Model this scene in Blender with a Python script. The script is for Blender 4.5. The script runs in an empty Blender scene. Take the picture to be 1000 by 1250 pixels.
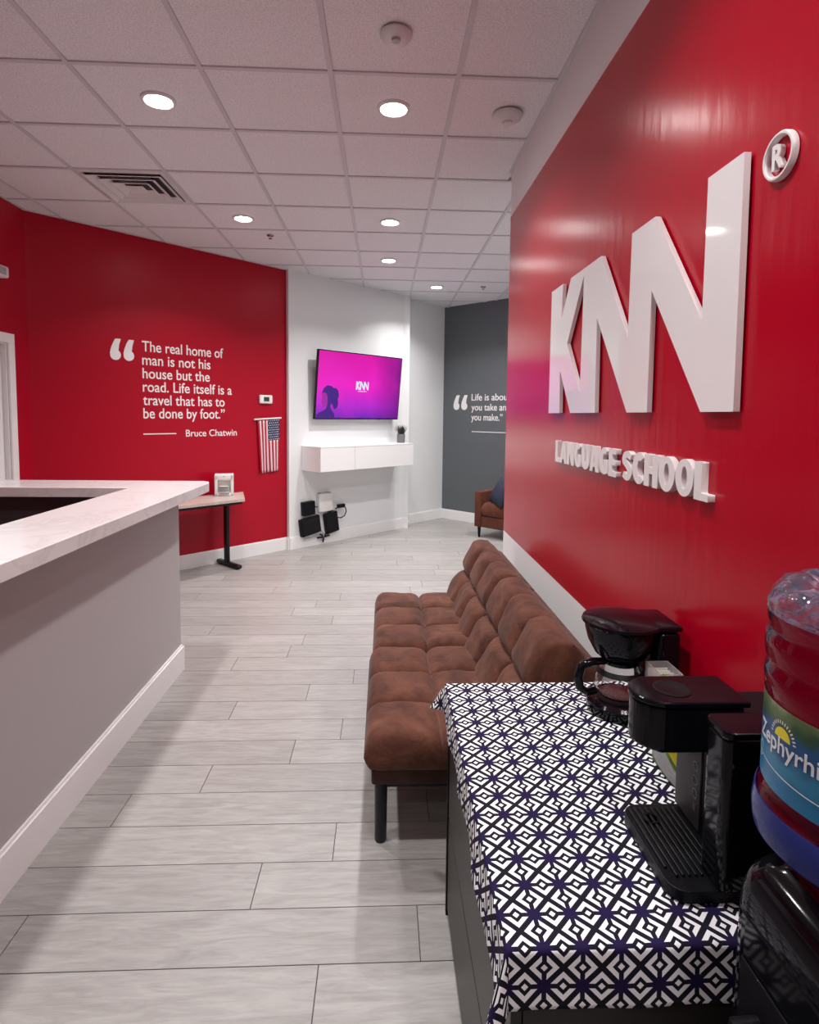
import bpy, bmesh, math, random
from mathutils import Vector, Matrix, noise

# ------------------------------------------------------------------ camera, world, exposure
SC = bpy.context.scene
COL = SC.collection
CAMH = 1.58
H = 3.197
cam_data = bpy.data.cameras.new('camera')
cam = bpy.data.objects.new('camera', cam_data)
COL.objects.link(cam)
cam_data.sensor_fit = 'HORIZONTAL'
cam_data.sensor_width = 36.0
cam_data.lens = 713.34 / 1000 * 36.0
cam_data.shift_y = -(625 - 558.27) / 1000
cam_data.clip_start = 0.02
_yaw, _pitch, _roll = 0.0444, 0.0726, 0.0113
_f = Vector((math.sin(_yaw) * math.cos(_pitch), math.cos(_yaw) * math.cos(_pitch), -math.sin(_pitch)))
_r0 = Vector((math.cos(_yaw), -math.sin(_yaw), 0))
_u0 = _r0.cross(_f)
_r = _r0 * math.cos(_roll) + _u0 * math.sin(_roll)
_u = -_r0 * math.sin(_roll) + _u0 * math.cos(_roll)
cam.matrix_world = Matrix(((_r.x, _u.x, -_f.x, 0), (_r.y, _u.y, -_f.y, 0), (_r.z, _u.z, -_f.z, CAMH), (0, 0, 0, 1)))
SC.camera = cam

world = bpy.data.worlds.new('world')
SC.world = world
world.use_nodes = True
world.node_tree.nodes['Background'].inputs[0].default_value = (0.5, 0.5, 0.55, 1)
world.node_tree.nodes['Background'].inputs[1].default_value = 0.05
SC.view_settings.view_transform = 'Standard'
SC.view_settings.look = 'None'
SC.view_settings.gamma = 1.0
SC.view_settings.exposure = 0.0
SC.view_settings.use_curve_mapping = False

LAMP_W = 15.5          # watts of one recessed downlight
LAMP_COL = (1.0, 0.97, 0.955)

rnd = random.Random(7)
S2 = math.sqrt(0.5)

# ------------------------------------------------------------------ helpers
def tag(o, label=None, cat=None, group=None, kind=None):
    if label: o['label'] = label
    if cat: o['category'] = cat
    if group: o['group'] = group
    if kind: o['kind'] = kind
    return o

def empty(name, loc=(0, 0, 0), rz=0.0, label=None, cat=None, group=None, kind=None):
    o = bpy.data.objects.new(name, None)
    COL.objects.link(o)
    o.location = loc
    o.rotation_euler = (0, 0, rz)
    o.empty_display_size = 0.05
    return tag(o, label, cat, group, kind)

def link(name, me, mats, parent=None):
    if not isinstance(mats, (list, tuple)): mats = [mats]
    if len(me.materials) == 0:
        for m in mats: me.materials.append(m)
    o = bpy.data.objects.new(name, me)
    COL.objects.link(o)
    if parent is not None: o.parent = parent
    return o

def copy_tree(o, parent=None):
    c = o.copy(); COL.objects.link(c); c.parent = parent
    for ch in list(o.children): copy_tree(ch, c)
    return c

class MB:
    def __init__(s): s.v = []; s.f = []; s.m = []; s.uv = None
    def add(s, vs, fs, mi=0):
        b = len(s.v)
        s.v += [tuple(v) for v in vs]
        s.f += [tuple(i + b for i in f) for f in fs]
        s.m += [mi] * len(fs)
        return s
    def box(s, a, b, mi=0, bev=0.0):
        x0, y0, z0 = a; x1, y1, z1 = b
        if bev <= 0:
            return s.add([(x0,y0,z0),(x1,y0,z0),(x1,y1,z0),(x0,y1,z0),(x0,y0,z1),(x1,y0,z1),(x1,y1,z1),(x0,y1,z1)],
                         [(0,3,2,1),(4,5,6,7),(0,1,5,4),(1,2,6,5),(2,3,7,6),(3,0,4,7)], mi)
        bm = bmesh.new()
        M = Matrix.Translation(((x0+x1)/2, (y0+y1)/2, (z0+z1)/2)) @ Matrix.Diagonal((x1-x0, y1-y0, z1-z0, 1))
        bmesh.ops.create_cube(bm, size=1, matrix=M)
        bmesh.ops.bevel(bm, geom=bm.edges[:], offset=bev, segments=3, profile=0.5, affect='EDGES')
        bm.verts.index_update()
        s.add([v.co[:] for v in bm.verts], [[v.index for v in f.verts] for f in bm.faces], mi)
        bm.free(); return s
    def prism(s, poly, z0, z1, mi=0):
        n = len(poly)
        ar = sum(poly[i][0]*poly[(i+1)%n][1]-poly[(i+1)%n][0]*poly[i][1] for i in range(n))
        if ar < 0: poly = poly[::-1]
        vs = [(p[0], p[1], z0) for p in poly] + [(p[0], p[1], z1) for p in poly]
        fs = [tuple(range(n))[::-1], tuple(range(n, 2*n))] + [(i, (i+1) % n, (i+1) % n + n, i+n) for i in range(n)]
        return s.add(vs, fs, mi)
    def lathe(s, prof, seg=32, c=(0,0,0), mi=0, a0=0.0, a1=2*math.pi, sx=1, sy=1):
        full = abs(a1-a0-2*math.pi) < 1e-6
        n = seg if full else seg+1
        vs = []
        for r, z in prof:
            for i in range(n):
                a = a0+(a1-a0)*i/seg
                vs.append((c[0]+r*math.cos(a)*sx, c[1]+r*math.sin(a)*sy, c[2]+z))
        fs = []
        for k in range(len(prof)-1):
            for i in range(seg):
                j = (i+1) % n if full else i+1
                fs.append((k*n+i, k*n+j, (k+1)*n+j, (k+1)*n+i))
        if full:
            loop = abs(prof[0][0]-prof[-1][0])+abs(prof[0][1]-prof[-1][1]) < 1e-7
            if prof[0][0] > 1e-6 and not loop: fs.append(tuple(range(n))[::-1])
            if prof[-1][0] > 1e-6 and not loop: fs.append(tuple((len(prof)-1)*n+i for i in range(n)))
        return s.add(vs, fs, mi)
    def tube(s, pts, r, seg=10, mi=0, closed=False, rads=None):
        pts = [Vector(p) for p in pts]; n = len(pts); vs = []; prev = None
        for i, p in enumerate(pts):
            if closed: t = pts[(i+1) % n]-pts[i-1]
            else: t = pts[min(i+1, n-1)]-pts[max(i-1, 0)]
            t.normalize()
            if prev is None:
                a = Vector((0,0,1)) if abs(t.z) < .9 else Vector((1,0,0))
                x = t.cross(a).normalized()
            else:
                x = (prev - t*prev.dot(t)).normalized()
            prev = x; y = t.cross(x)
            rr = rads[i] if rads else r
            for k in range(seg):
                a = 2*math.pi*k/seg
                vs.append(p + (x*math.cos(a)+y*math.sin(a))*rr)
        fs = []
        for i in range(n if closed else n-1):
            for k in range(seg):
                j = (i+1) % n
                fs.append((i*seg+k, i*seg+(k+1) % seg, j*seg+(k+1) % seg, j*seg+k))
        if not closed:
            fs.append(tuple(range(seg))[::-1]); fs.append(tuple((n-1)*seg+k for k in range(seg)))
        return s.add(vs, fs, mi)
    def xf(s, M):
        s.v = [tuple(M @ Vector(v)) for v in s.v]; return s
    def mesh(s, name, smooth=False, fix=True):
        me = bpy.data.meshes.new(name)
        me.from_pydata(s.v, [], s.f)
        for i, p in enumerate(me.polygons): p.material_index = s.m[i]
        if fix:
            bm = bmesh.new(); bm.from_mesh(me)
            bmesh.ops.remove_doubles(bm, verts=bm.verts, dist=1e-6)
            bmesh.ops.recalc_face_normals(bm, faces=bm.faces)
            bm.to_mesh(me); bm.free()
        if smooth:
            for p in me.polygons: p.use_smooth = True
            if smooth != 'all':
                me.set_sharp_from_angle(angle=math.radians(38))
        me.update()
        return me
    def build(s, name, mats, parent=None, smooth=False, fix=True):
        return link(name, s.mesh(name, smooth, fix), mats, parent)

def bevel(o, w, seg=2, ang=0.6):
    m = o.modifiers.new('bevel', 'BEVEL'); m.width = w; m.segments = seg
    m.limit_method = 'ANGLE'; m.angle_limit = ang
    return o

def clip_poly(poly, planes):
    # planes (a,b,c): keep a*x+b*y<=c
    for a, b, c in planes:
        out = []
        n = len(poly)
        for i in range(n):
            p, q = poly[i], poly[(i+1) % n]
            dp, dq = a*p[0]+b*p[1]-c, a*q[0]+b*q[1]-c
            if dp <= 1e-9: out.append(p)
            if (dp < -1e-9 and dq > 1e-9) or (dp > 1e-9 and dq < -1e-9):
                t = dp/(dp-dq); out.append((p[0]+(q[0]-p[0])*t, p[1]+(q[1]-p[1])*t))
        poly = out
        if len(poly) < 3: return []
    ar = abs(sum(poly[i][0]*poly[(i+1)%len(poly)][1]-poly[(i+1)%len(poly)][0]*poly[i][1] for i in range(len(poly))))/2
    return poly if ar > 2e-4 else []

def frame(origin, right, normal):
    r = Vector(right).normalized(); n = Vector(normal).normalized(); u = Vector((0,0,1))
    # local x = right, local y = up, local z = out of the wall
    return Matrix(((r.x, u.x, n.x, origin[0]), (r.y, u.y, n.y, origin[1]), (r.z, u.z, n.z, origin[2]), (0,0,0,1)))

def extrude_poly(outer, holes, d0, d1, bev=0.0):
    cu = bpy.data.curves.new('shape', 'CURVE'); cu.dimensions = '2D'; cu.fill_mode = 'BOTH'
    for loop in [outer]+list(holes):
        sp = cu.splines.new('POLY'); sp.points.add(len(loop)-1)
        for i, p in enumerate(loop): sp.points[i].co = (p[0], p[1], 0, 1)
        sp.use_cyclic_u = True
    cu.extrude = max((d1-d0)/2-bev, 1e-5); cu.bevel_depth = bev; cu.bevel_resolution = 2
    if bev: cu.offset = -bev
    return curve_mesh(cu, (d0+d1)/2)

def curve_mesh(cu, zoff=0.0):
    o = bpy.data.objects.new('tmp', cu); COL.objects.link(o)
    dg = bpy.context.evaluated_depsgraph_get(); dg.update()
    me = bpy.data.meshes.new_from_object(o.evaluated_get(dg))
    bpy.data.objects.remove(o); bpy.data.curves.remove(cu)
    me.materials.clear()
    if zoff:
        for v in me.vertices: v.co.z += zoff
    return me

def text_mesh(txt, width=None, cap=0.1, depth=0.002, bold=0.0, bev=0.0, space=1.0):
    """Text in the local XY plane, baseline y=0, left x=0, capitals `cap` high, fitted to `width`."""
    def raw(t):
        cu = bpy.data.curves.new('text', 'FONT'); cu.body = t; cu.size = 1.0
        cu.offset = bold; cu.extrude = 0.5; cu.space_character = space; cu.resolution_u = 5
        return curve_mesh(cu)
    me = raw(txt)
    capm = raw('H'); ch = max(v.co.y for v in capm.vertices)-min(v.co.y for v in capm.vertices); cb = min(v.co.y for v in capm.vertices)
    bpy.data.meshes.remove(capm)
    xs = [v.co.x for v in me.vertices]; x0, x1 = min(xs), max(xs)
    sy = cap/ch; sx = (width/(x1-x0)) if width else sy
    for v in me.vertices:
        v.co = ((v.co.x-x0)*sx, (v.co.y-cb)*sy, (v.co.z+0.5)*depth)
    for p in me.polygons: p.use_smooth = False
    return me

def split_words(me, gap):
    bm = bmesh.new(); bm.from_mesh(me); seen = set(); comps = []
    for v in bm.verts:
        if v in seen: continue
        st = [v]; seen.add(v); c = []
        while st:
            q = st.pop(); c.append(q)
            for e in q.link_edges:
                w = e.other_vert(q)
                if w not in seen: seen.add(w); st.append(w)
        comps.append(c)
    iv = sorted((min(v.co.x for v in c), max(v.co.x for v in c), k) for k, c in enumerate(comps))
    groups = [[iv[0][2]]]; end = iv[0][1]
    for a, b_, k in iv[1:]:
        if a-end > gap: groups.append([])
        groups[-1].append(k); end = max(end, b_)
    out = []
    for g in groups:
        b2 = bm.copy(); b2.verts.ensure_lookup_table(); bm.verts.ensure_lookup_table(); bm.verts.index_update()
        keep = set(v.index for k in g for v in comps[k])
        bmesh.ops.delete(b2, geom=[v for i, v in enumerate(b2.verts) if i not in keep], context='VERTS')
        m2 = bpy.data.meshes.new('word'); b2.to_mesh(m2); b2.free(); out.append(m2)
    bm.free(); return out

def disc_poly(cx, cy, r, n=24, ry=None, a0=0, a1=2*math.pi):
    ry = ry or r
    return [(cx+r*math.cos(a0+(a1-a0)*i/n), cy+ry*math.sin(a0+(a1-a0)*i/n)) for i in range(n)]

# ------------------------------------------------------------------ materials
def mat(name, col=(.8,.8,.8), rough=.5, metal=0.0, spec=.5, **kw):
    m = bpy.data.materials.new(name); m.use_nodes = True
    b = m.node_tree.nodes['Principled BSDF']
    b.inputs['Base Color'].default_value = (*col, 1)
    b.inputs['Roughness'].default_value = rough
    b.inputs['Metallic'].default_value = metal
    b.inputs['Specular IOR Level'].default_value = spec
    for k, v in kw.items(): b.inputs[k.replace('_', ' ')].default_value = v
    return m

def N(m, typ, **kw):
    n = m.node_tree.nodes.new(typ)
    for k, v in kw.items():
        if k.startswith('i_'): n.inputs[int(k[2:]) if k[2:].isdigit() else k[2:].replace('_', ' ')].default_value = v
        else: setattr(n, k, v)
    return n
def L(m, a, b): m.node_tree.links.new(a, b)
def bsdf(m): return m.node_tree.nodes['Principled BSDF']

def math_node(m, op, a, b=None, c=None):
    n = m.node_tree.nodes.new('ShaderNodeMath'); n.operation = op
    for i, x in enumerate((a, b, c)):
        if x is None: continue
        if isinstance(x, (int, float)): n.inputs[i].default_value = x
        else: L(m, x, n.inputs[i])
    return n.outputs[0]

def noise_bump(m, scale, strength, dist=.002, sc3=(1,1,1), detail=3, coord='Object'):
    tc = N(m, 'ShaderNodeTexCoord'); mp = N(m, 'ShaderNodeMapping'); mp.inputs['Scale'].default_value = sc3
    L(m, tc.outputs[coord], mp.inputs[0])
    nz = N(m, 'ShaderNodeTexNoise'); nz.inputs['Scale'].default_value = scale; nz.inputs['Detail'].default_value = detail
    L(m, mp.outputs[0], nz.inputs[0])
    bp = N(m, 'ShaderNodeBump'); bp.inputs['Strength'].default_value = strength; bp.inputs['Distance'].default_value = dist
    L(m, nz.outputs[0], bp.inputs['Height']); L(m, bp.outputs[0], bsdf(m).inputs['Normal'])
    return nz, mp

def noise_col(m, nz, c0, c1, lo=.35, hi=.65):
    r = N(m, 'ShaderNodeValToRGB'); r.color_ramp.elements[0].position = lo; r.color_ramp.elements[1].position = hi
    r.color_ramp.elements[0].color = (*c0, 1); r.color_ramp.elements[1].color = (*c1, 1)
    L(m, nz.outputs[0], r.inputs[0]); L(m, r.outputs[0], bsdf(m).inputs['Base Color'])
    return r

M = {}
M['red'] = mat('red_satin_paint', (.43, .0005, .015), .23, spec=.34)
noise_bump(M['red'], 9, .26, .004, (3.2, 3.2, .35), 4)
M['red_far'] = mat('red_eggshell_paint', (.40, .0005, .016), .36, spec=.28)
noise_bump(M['red_far'], 90, .05, .002)
M['white'] = mat('white_wall_paint', (.78, .79, .80), .55)
noise_bump(M['white'], 120, .06, .002)
M['trim'] = mat('white_trim_gloss', (.84, .83, .83), .35)
noise_bump(M['trim'], 40, .03, .001)
M['grey'] = mat('grey_wall_paint', (.105, .118, .128), .5)
noise_bump(M['grey'], 100, .06, .002)
M['tile'] = mat('mineral_ceiling_tile', (.62, .60, .62), .9, spec=.2)
nz, mp = noise_bump(M['tile'], 150, .35, .003, detail=2); noise_col(M['tile'], nz, (.68, .67, .70), (.85, .84, .87), .36, .60)
M['tbar'] = mat('painted_ceiling_grid', (.60, .59, .62), .5); noise_bump(M['tbar'], 50, .02)
M['ceil_metal'] = mat('white_painted_steel', (.70, .69, .70), .45); noise_bump(M['ceil_metal'], 60, .02)
M['vent_dark'] = mat('dark_duct', (.06, .06, .07), .7); noise_bump(M['vent_dark'], 60, .02)
M['plastic_w'] = mat('white_plastic', (.80, .79, .78), .35); noise_bump(M['plastic_w'], 80, .02)
M['plastic_g'] = mat('light_grey_plastic', (.42, .42, .43), .4); noise_bump(M['plastic_g'], 80, .02)
M['black'] = mat('black_gloss_plastic', (.004, .004, .006), .09, spec=.22); noise_bump(M['black'], 6, .002, .0005)
M['black_m'] = mat('black_matte_plastic', (.005, .005, .007), .42, spec=.16); noise_bump(M['black_m'], 160, .08)
M['black_metal'] = mat('black_powder_coat', (.007, .007, .009), .4, spec=.3); noise_bump(M['black_metal'], 160, .05)
M['acrylic'] = mat('white_gloss_acrylic', (.82, .80, .81), .06, spec=.55); noise_bump(M['acrylic'], 3, .01)
M['foam'] = mat('white_satin_foam_letters', (.80, .78, .78), .4); noise_bump(M['foam'], 90, .03)
M['vinyl'] = mat('white_vinyl', (.85, .84, .84), .5); noise_bump(M['vinyl'], 60, .01)
M['chrome'] = mat('brushed_nickel', (.6, .6, .6), .25, 1.0); noise_bump(M['chrome'], 60, .02)

# quartz worktop
m = M['quartz'] = mat('white_veined_quartz', (.8, .78, .79), .16, spec=.5)
tc = N(m, 'ShaderNodeTexCoord'); nz = N(m, 'ShaderNodeTexNoise', i_Scale=2.2, i_Detail=8.0, i_Roughness=.65, i_Distortion=1.4)
L(m, tc.outputs['Object'], nz.inputs[0])
ab = math_node(m, 'ABSOLUTE', math_node(m, 'SUBTRACT', nz.outputs[0], .5))
r = N(m, 'ShaderNodeValToRGB'); r.color_ramp.elements[0].color = (.70, .67, .68, 1); r.color_ramp.elements[1].color = (.78, .755, .765, 1)
r.color_ramp.elements[0].position = 0; r.color_ramp.elements[1].position = .035
L(m, ab, r.inputs[0]); L(m, r.outputs[0], bsdf(m).inputs['Base Color'])
M['panel'] = mat('counter_panel_paint', (.44, .405, .415), .5); noise_bump(M['panel'], 220, .12, .002)
M['dark_panel'] = mat('charcoal_laminate', (.035, .035, .038), .5); noise_bump(M['dark_panel'], 80, .04)

# floor planks
def plank_mat(name, objrand):
    m = mat(name, (.5, .48, .46), .36, spec=.5)
    tc = N(m, 'ShaderNodeTexCoord'); mp = N(m, 'ShaderNodeMapping'); mp.inputs['Scale'].default_value = (2.0, 15.0, 1)
    L(m, tc.outputs['Object'], mp.inputs[0])
    if objrand:
        oi = N(m, 'ShaderNodeObjectInfo'); cx = N(m, 'ShaderNodeCombineXYZ')
        L(m, math_node(m, 'MULTIPLY', oi.outputs['Random'], 37.0), cx.inputs[0]); L(m, math_node(m, 'MULTIPLY', oi.outputs['Random'], 91.0), cx.inputs[1])
        L(m, cx.outputs[0], mp.inputs['Location'])
    n1 = N(m, 'ShaderNodeTexNoise', i_Scale=2.2, i_Detail=7.0, i_Roughness=.62, i_Distortion=1.2)
    L(m, mp.outputs[0], n1.inputs[0])
    wv = N(m, 'ShaderNodeTexNoise', i_Scale=7.0, i_Detail=6.0, i_Roughness=.75); L(m, mp.outputs[0], wv.inputs[0])
    mix = math_node(m, 'ADD', math_node(m, 'MULTIPLY', n1.outputs[0], .7), math_node(m, 'MULTIPLY', wv.outputs[0], .3))
    r = N(m, 'ShaderNodeValToRGB'); e = r.color_ramp.elements
    e[0].position = .33; e[0].color = (.255, .240, .228, 1); e[1].position = .60; e[1].color = (.375, .36, .349, 1)
    L(m, mix, r.inputs[0])
    if objrand:
        hs = N(m, 'ShaderNodeHueSaturation'); L(m, r.outputs[0], hs.inputs['Color'])
        L(m, math_node(m, 'ADD', math_node(m, 'MULTIPLY', oi.outputs['Random'], .16), .92), hs.inputs['Value'])
        L(m, hs.outputs[0], bsdf(m).inputs['Base Color'])
    else: L(m, r.outputs[0], bsdf(m).inputs['Base Color'])
    bp = N(m, 'ShaderNodeBump'); bp.inputs['Strength'].default_value = .12; bp.inputs['Distance'].default_value = .002
    L(m, wv.outputs[0], bp.inputs['Height']); L(m, bp.outputs[0], bsdf(m).inputs['Normal'])
    return m
M['plank'] = plank_mat('greyed_oak_plank', True)
M['plank2'] = plank_mat('greyed_oak_plank_field', False)
M['joint'] = mat('dark_plank_joint', (.09, .08, .075), .8); noise_bump(M['joint'], 60, .02)

# brown suede
def suede(name, c0, c1, c2):
    m = mat(name, c1, .8, spec=.25, Sheen_Weight=.08)
    tc = N(m, 'ShaderNodeTexCoord')
    n1 = N(m, 'ShaderNodeTexNoise', i_Scale=7.0, i_Detail=6.0, i_Roughness=.65, i_Distortion=.6); L(m, tc.outputs['Object'], n1.inputs[0])
    r = N(m, 'ShaderNodeValToRGB'); e = r.color_ramp.elements
    e[0].position = .33; e[0].color = (*c0, 1); e[1].position = .68; e[1].color = (*c2, 1)
    k = e.new(.5); k.color = (*c1, 1)
    L(m, n1.outputs[0], r.inputs[0]); L(m, r.outputs[0], bsdf(m).inputs['Base Color'])
    n2 = N(m, 'ShaderNodeTexNoise', i_Scale=17.0, i_Detail=6.0, i_Distortion=1.6); L(m, tc.outputs['Object'], n2.inputs[0])
    bp = N(m, 'ShaderNodeBump'); bp.inputs['Strength'].default_value = .35; bp.inputs['Distance'].default_value = .006
    bp.inputs['Strength'].default_value = .6; L(m, n2.outputs[0], bp.inputs['Height']); L(m, bp.outputs[0], bsdf(m).inputs['Normal'])
    return m
M['suede'] = suede('brown_distressed_suede', (.054, .017, .010), (.105, .035, .020), (.158, .057, .033))
M['suede_dk'] = suede('dark_brown_suede', (.03, .013, .010), (.045, .018, .013), (.06, .025, .018))
M['chair_leather'] = suede('chestnut_upholstery', (.075, .020, .010), (.10, .028, .014), (.13, .038, .02))
M['navy'] = mat('navy_cushion_fabric', (.012, .017, .040), .8); noise_bump(M['navy'], 140, .2)

# emission materials
def emit(name, col, s):
    m = bpy.data.materials.new(name); m.use_nodes = True
    b = bsdf(m); b.inputs['Base Color'].default_value = (0, 0, 0, 1); b.inputs['Roughness'].default_value = .3
    b.inputs['Emission Color'].default_value = (*col, 1); b.inputs['Emission Strength'].default_value = s
    return m
M['lens'] = emit('lit_lamp_lens', (1.0, .97, .94), 50.0)
m = M['screen'] = emit('lit_screen_magenta', (1, 0, .6), 1.0)
tc = N(m, 'ShaderNodeTexCoord'); sp = N(m, 'ShaderNodeSeparateXYZ'); L(m, tc.outputs['Object'], sp.inputs[0])
u_ = math_node(m, 'DIVIDE', sp.outputs[0], 1.41); v_ = math_node(m, 'DIVIDE', sp.outputs[1], .81)
nz = N(m, 'ShaderNodeTexNoise', i_Scale=3.0, i_Detail=5.0); L(m, tc.outputs['Object'], nz.inputs[0])
r1 = N(m, 'ShaderNodeValToRGB'); e = r1.color_ramp.elements
e[0].position = .0; e[0].color = (.16, .02, .48, 1); e[1].position = 1; e[1].color = (.70, .004, .38, 1)
k = e.new(.22); k.color = (.52, .02, .62, 1); k = e.new(.5); k.color = (.85, .012, .56, 1)
L(m, math_node(m, 'ADD', v_, math_node(m, 'MULTIPLY', math_node(m, 'SUBTRACT', nz.outputs[0], .5), .35)), r1.inputs[0])
# a darker purple towards the right-hand edge of the picture shown on the screen
mr = N(m, 'ShaderNodeMapRange'); mr.inputs[1].default_value = .62; mr.inputs[2].default_value = 1.08
L(m, math_node(m, 'ADD', u_, math_node(m, 'MULTIPLY', math_node(m, 'SUBTRACT', nz.outputs[0], .5), .3)), mr.inputs[0])
mx = N(m, 'ShaderNodeMix', data_type='RGBA'); L(m, mr.outputs[0], mx.inputs[0]); L(m, r1.outputs[0], mx.inputs[6]); mx.inputs[7].default_value = (.13, .004, .20, 1)
L(m, mx.outputs[2], bsdf(m).inputs['Emission Color'])
M['screen_fig'] = emit('lit_screen_navy', (.055, .012, .22), 1.0)
M['screen_face'] = emit('lit_screen_plum', (.36, .02, .36), 1.0)
M['screen_white'] = emit('lit_screen_white', (.72, .80, .95), 1.0)
M['screen_cyan'] = emit('lit_screen_cyan', (.10, .45, .70), 1.0)

# patterned cloth: stars joined by bars, nested diamonds with chevrons
m = M['cloth'] = mat('black_white_geometric_cotton', (.8, .8, .8), .85, spec=.2)
uv = N(m, 'ShaderNodeUVMap'); sp = N(m, 'ShaderNodeSeparateXYZ'); L(m, uv.outputs[0], sp.inputs[0])
P_ = .0615
U = math_node(m, 'DIVIDE', sp.outputs[0], P_); V = math_node(m, 'DIVIDE', sp.outputs[1], P_)
# rotate by 45 degrees: cells of side 1/sqrt2 centred on the mid-edges of the star lattice
A = math_node(m, 'ADD', U, V); B = math_node(m, 'SUBTRACT', U, V)
# cells centred where (A,B) are half-integers: local coordinates
fa = math_node(m, 'SUBTRACT', math_node(m, 'FRACT', A), .5); fb = math_node(m, 'SUBTRACT', math_node(m, 'FRACT', B), .5)
aa = math_node(m, 'ABSOLUTE', fa); bb = math_node(m, 'ABSOLUTE', fb)
ch = math_node(m, 'MAXIMUM', aa, bb)      # 0 at the cell centre, .5 on its border
lu = math_node(m, 'MULTIPLY', math_node(m, 'ADD', fa, fb), .5)     # back to star axes
lv = math_node(m, 'MULTIPLY', math_node(m, 'SUBTRACT', fa, fb), .5)
# which kind of cell: horizontal edge or vertical edge
par = math_node(m, 'MODULO', math_node(m, 'ADD', math_node(m, 'ADD', math_node(m, 'FLOOR', A), math_node(m, 'FLOOR', B)), 1000.0), 2.0)
par = math_node(m, 'ROUND', par)
alu, alv = math_node(m, 'ABSOLUTE', lu), math_node(m, 'ABSOLUTE', lv)
perp = math_node(m, 'ADD', math_node(m, 'MULTIPLY', alu, par), math_node(m, 'MULTIPLY', alv, math_node(m, 'SUBTRACT', 1.0, par)))
bar = math_node(m, 'LESS_THAN', perp, .064)
centre = math_node(m, 'LESS_THAN', ch, .095)
ring = math_node(m, 'MULTIPLY', math_node(m, 'GREATER_THAN', ch, .228), math_node(m, 'LESS_THAN', ch, .395))
white = math_node(m, 'MAXIMUM', centre, math_node(m, 'MULTIPLY', ring, math_node(m, 'SUBTRACT', 1.0, bar)))
# star disc at lattice points
su = math_node(m, 'ABSOLUTE', math_node(m, 'SUBTRACT', math_node(m, 'FRACT', math_node(m, 'ADD', U, .5)), .5))
sv = math_node(m, 'ABSOLUTE', math_node(m, 'SUBTRACT', math_node(m, 'FRACT', math_node(m, 'ADD', V, .5)), .5))
# phase: the stars sit where the bars of the four neighbouring cells meet
star0 = math_node(m, 'SQRT', math_node(m, 'ADD', math_node(m, 'MULTIPLY', su, su), math_node(m, 'MULTIPLY', sv, sv)))
star = math_node(m, 'LESS_THAN', star0, .135)
white = math_node(m, 'MULTIPLY', white, math_node(m, 'SUBTRACT', 1.0, star))
navy = math_node(m, 'LESS_THAN', star0, .24)
mx1 = N(m, 'ShaderNodeMix', data_type='RGBA'); L(m, navy, mx1.inputs[0]); mx1.inputs[6].default_value = (.008, .007, .016, 1); mx1.inputs[7].default_value = (.012, .006, .045, 1)
mx2 = N(m, 'ShaderNodeMix', data_type='RGBA'); L(m, white, mx2.inputs[0]); L(m, mx1.outputs[2], mx2.inputs[6]); mx2.inputs[7].default_value = (.88, .89, .92, 1)
L(m, mx2.outputs[2], bsdf(m).inputs['Base Color'])
tc = N(m, 'ShaderNodeTexCoord'); nz = N(m, 'ShaderNodeTexNoise', i_Scale=500.0); L(m, tc.outputs['Object'], nz.inputs[0])
bp = N(m, 'ShaderNodeBump'); bp.inputs['Strength'].default_value = .2; bp.inputs['Distance'].default_value = .001
L(m, nz.outputs[0], bp.inputs['Height']); L(m, bp.outputs[0], bsdf(m).inputs['Normal'])

M['cab'] = mat('espresso_laminate', (.022, .018, .018), .40, spec=.35); noise_bump(M['cab'], 30, .03)
M['cab_top'] = mat('dark_table_board', (.02, .018, .018), .45); noise_bump(M['cab_top'], 30, .03)
M['glass'] = mat('clear_glass', (1, 1, 1), .02, Transmission_Weight=1.0, IOR=1.45); noise_bump(M['glass'], 5, .01)
M['coffee'] = mat('coffee_liquid', (.02, .006, .002), .1); noise_bump(M['coffee'], 5, .01)
M['acrylic_clear'] = mat('smoky_clear_acrylic', (.85, .84, .84), .12, Transmission_Weight=.75, IOR=1.3); noise_bump(M['acrylic_clear'], 5, .01)
M['paper'] = mat('white_paper', (.75, .73, .66), .8); noise_bump(M['paper'], 90, .05)
M['tabletop'] = mat('pale_maple_laminate', (.50, .41, .37), .35)
nz, mp = noise_bump(M['tabletop'], 6, .02, .002, (1, 8, 1)); noise_col(M['tabletop'], nz, (.46, .37, .33), (.55, .46, .42))
M['stripe_r'] = mat('flag_red_nylon', (.38, .004, .02), .7); noise_bump(M['stripe_r'], 200, .1)
M['stripe_w'] = mat('flag_white_nylon', (.72, .55, .60), .7); noise_bump(M['stripe_w'], 200, .1)
M['flag_blue'] = mat('flag_blue_nylon', (.015, .02, .08), .7); noise_bump(M['flag_blue'], 200, .1)
M['leaf'] = mat('dark_green_leaf', (.018, .03, .018), .55); noise_bump(M['leaf'], 60, .1)
M['concrete'] = mat('grey_ceramic_pot', (.16, .165, .17), .6); noise_bump(M['concrete'], 60, .1)
M['lcd'] = mat('grey_green_lcd', (.03, .045, .04), .2); noise_bump(M['lcd'], 60, .01)
M['icon'] = mat('pale_grey_print', (.16, .16, .17), .5); noise_bump(M['icon'], 60, .01)
M['bag'] = mat('green_foil_bag', (.06, .14, .02), .35)
nz, mp = noise_bump(M['bag'], 22, .3, .004); noise_col(M['bag'], nz, (.035, .10, .015), (.13, .24, .03))
M['bag_y'] = mat('yellow_print', (.75, .62, .01), .4); noise_bump(M['bag_y'], 60, .02)
M['bag_w'] = mat('silver_white_foil', (.55, .55, .56), .3); noise_bump(M['bag_w'], 30, .3, .003)

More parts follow.
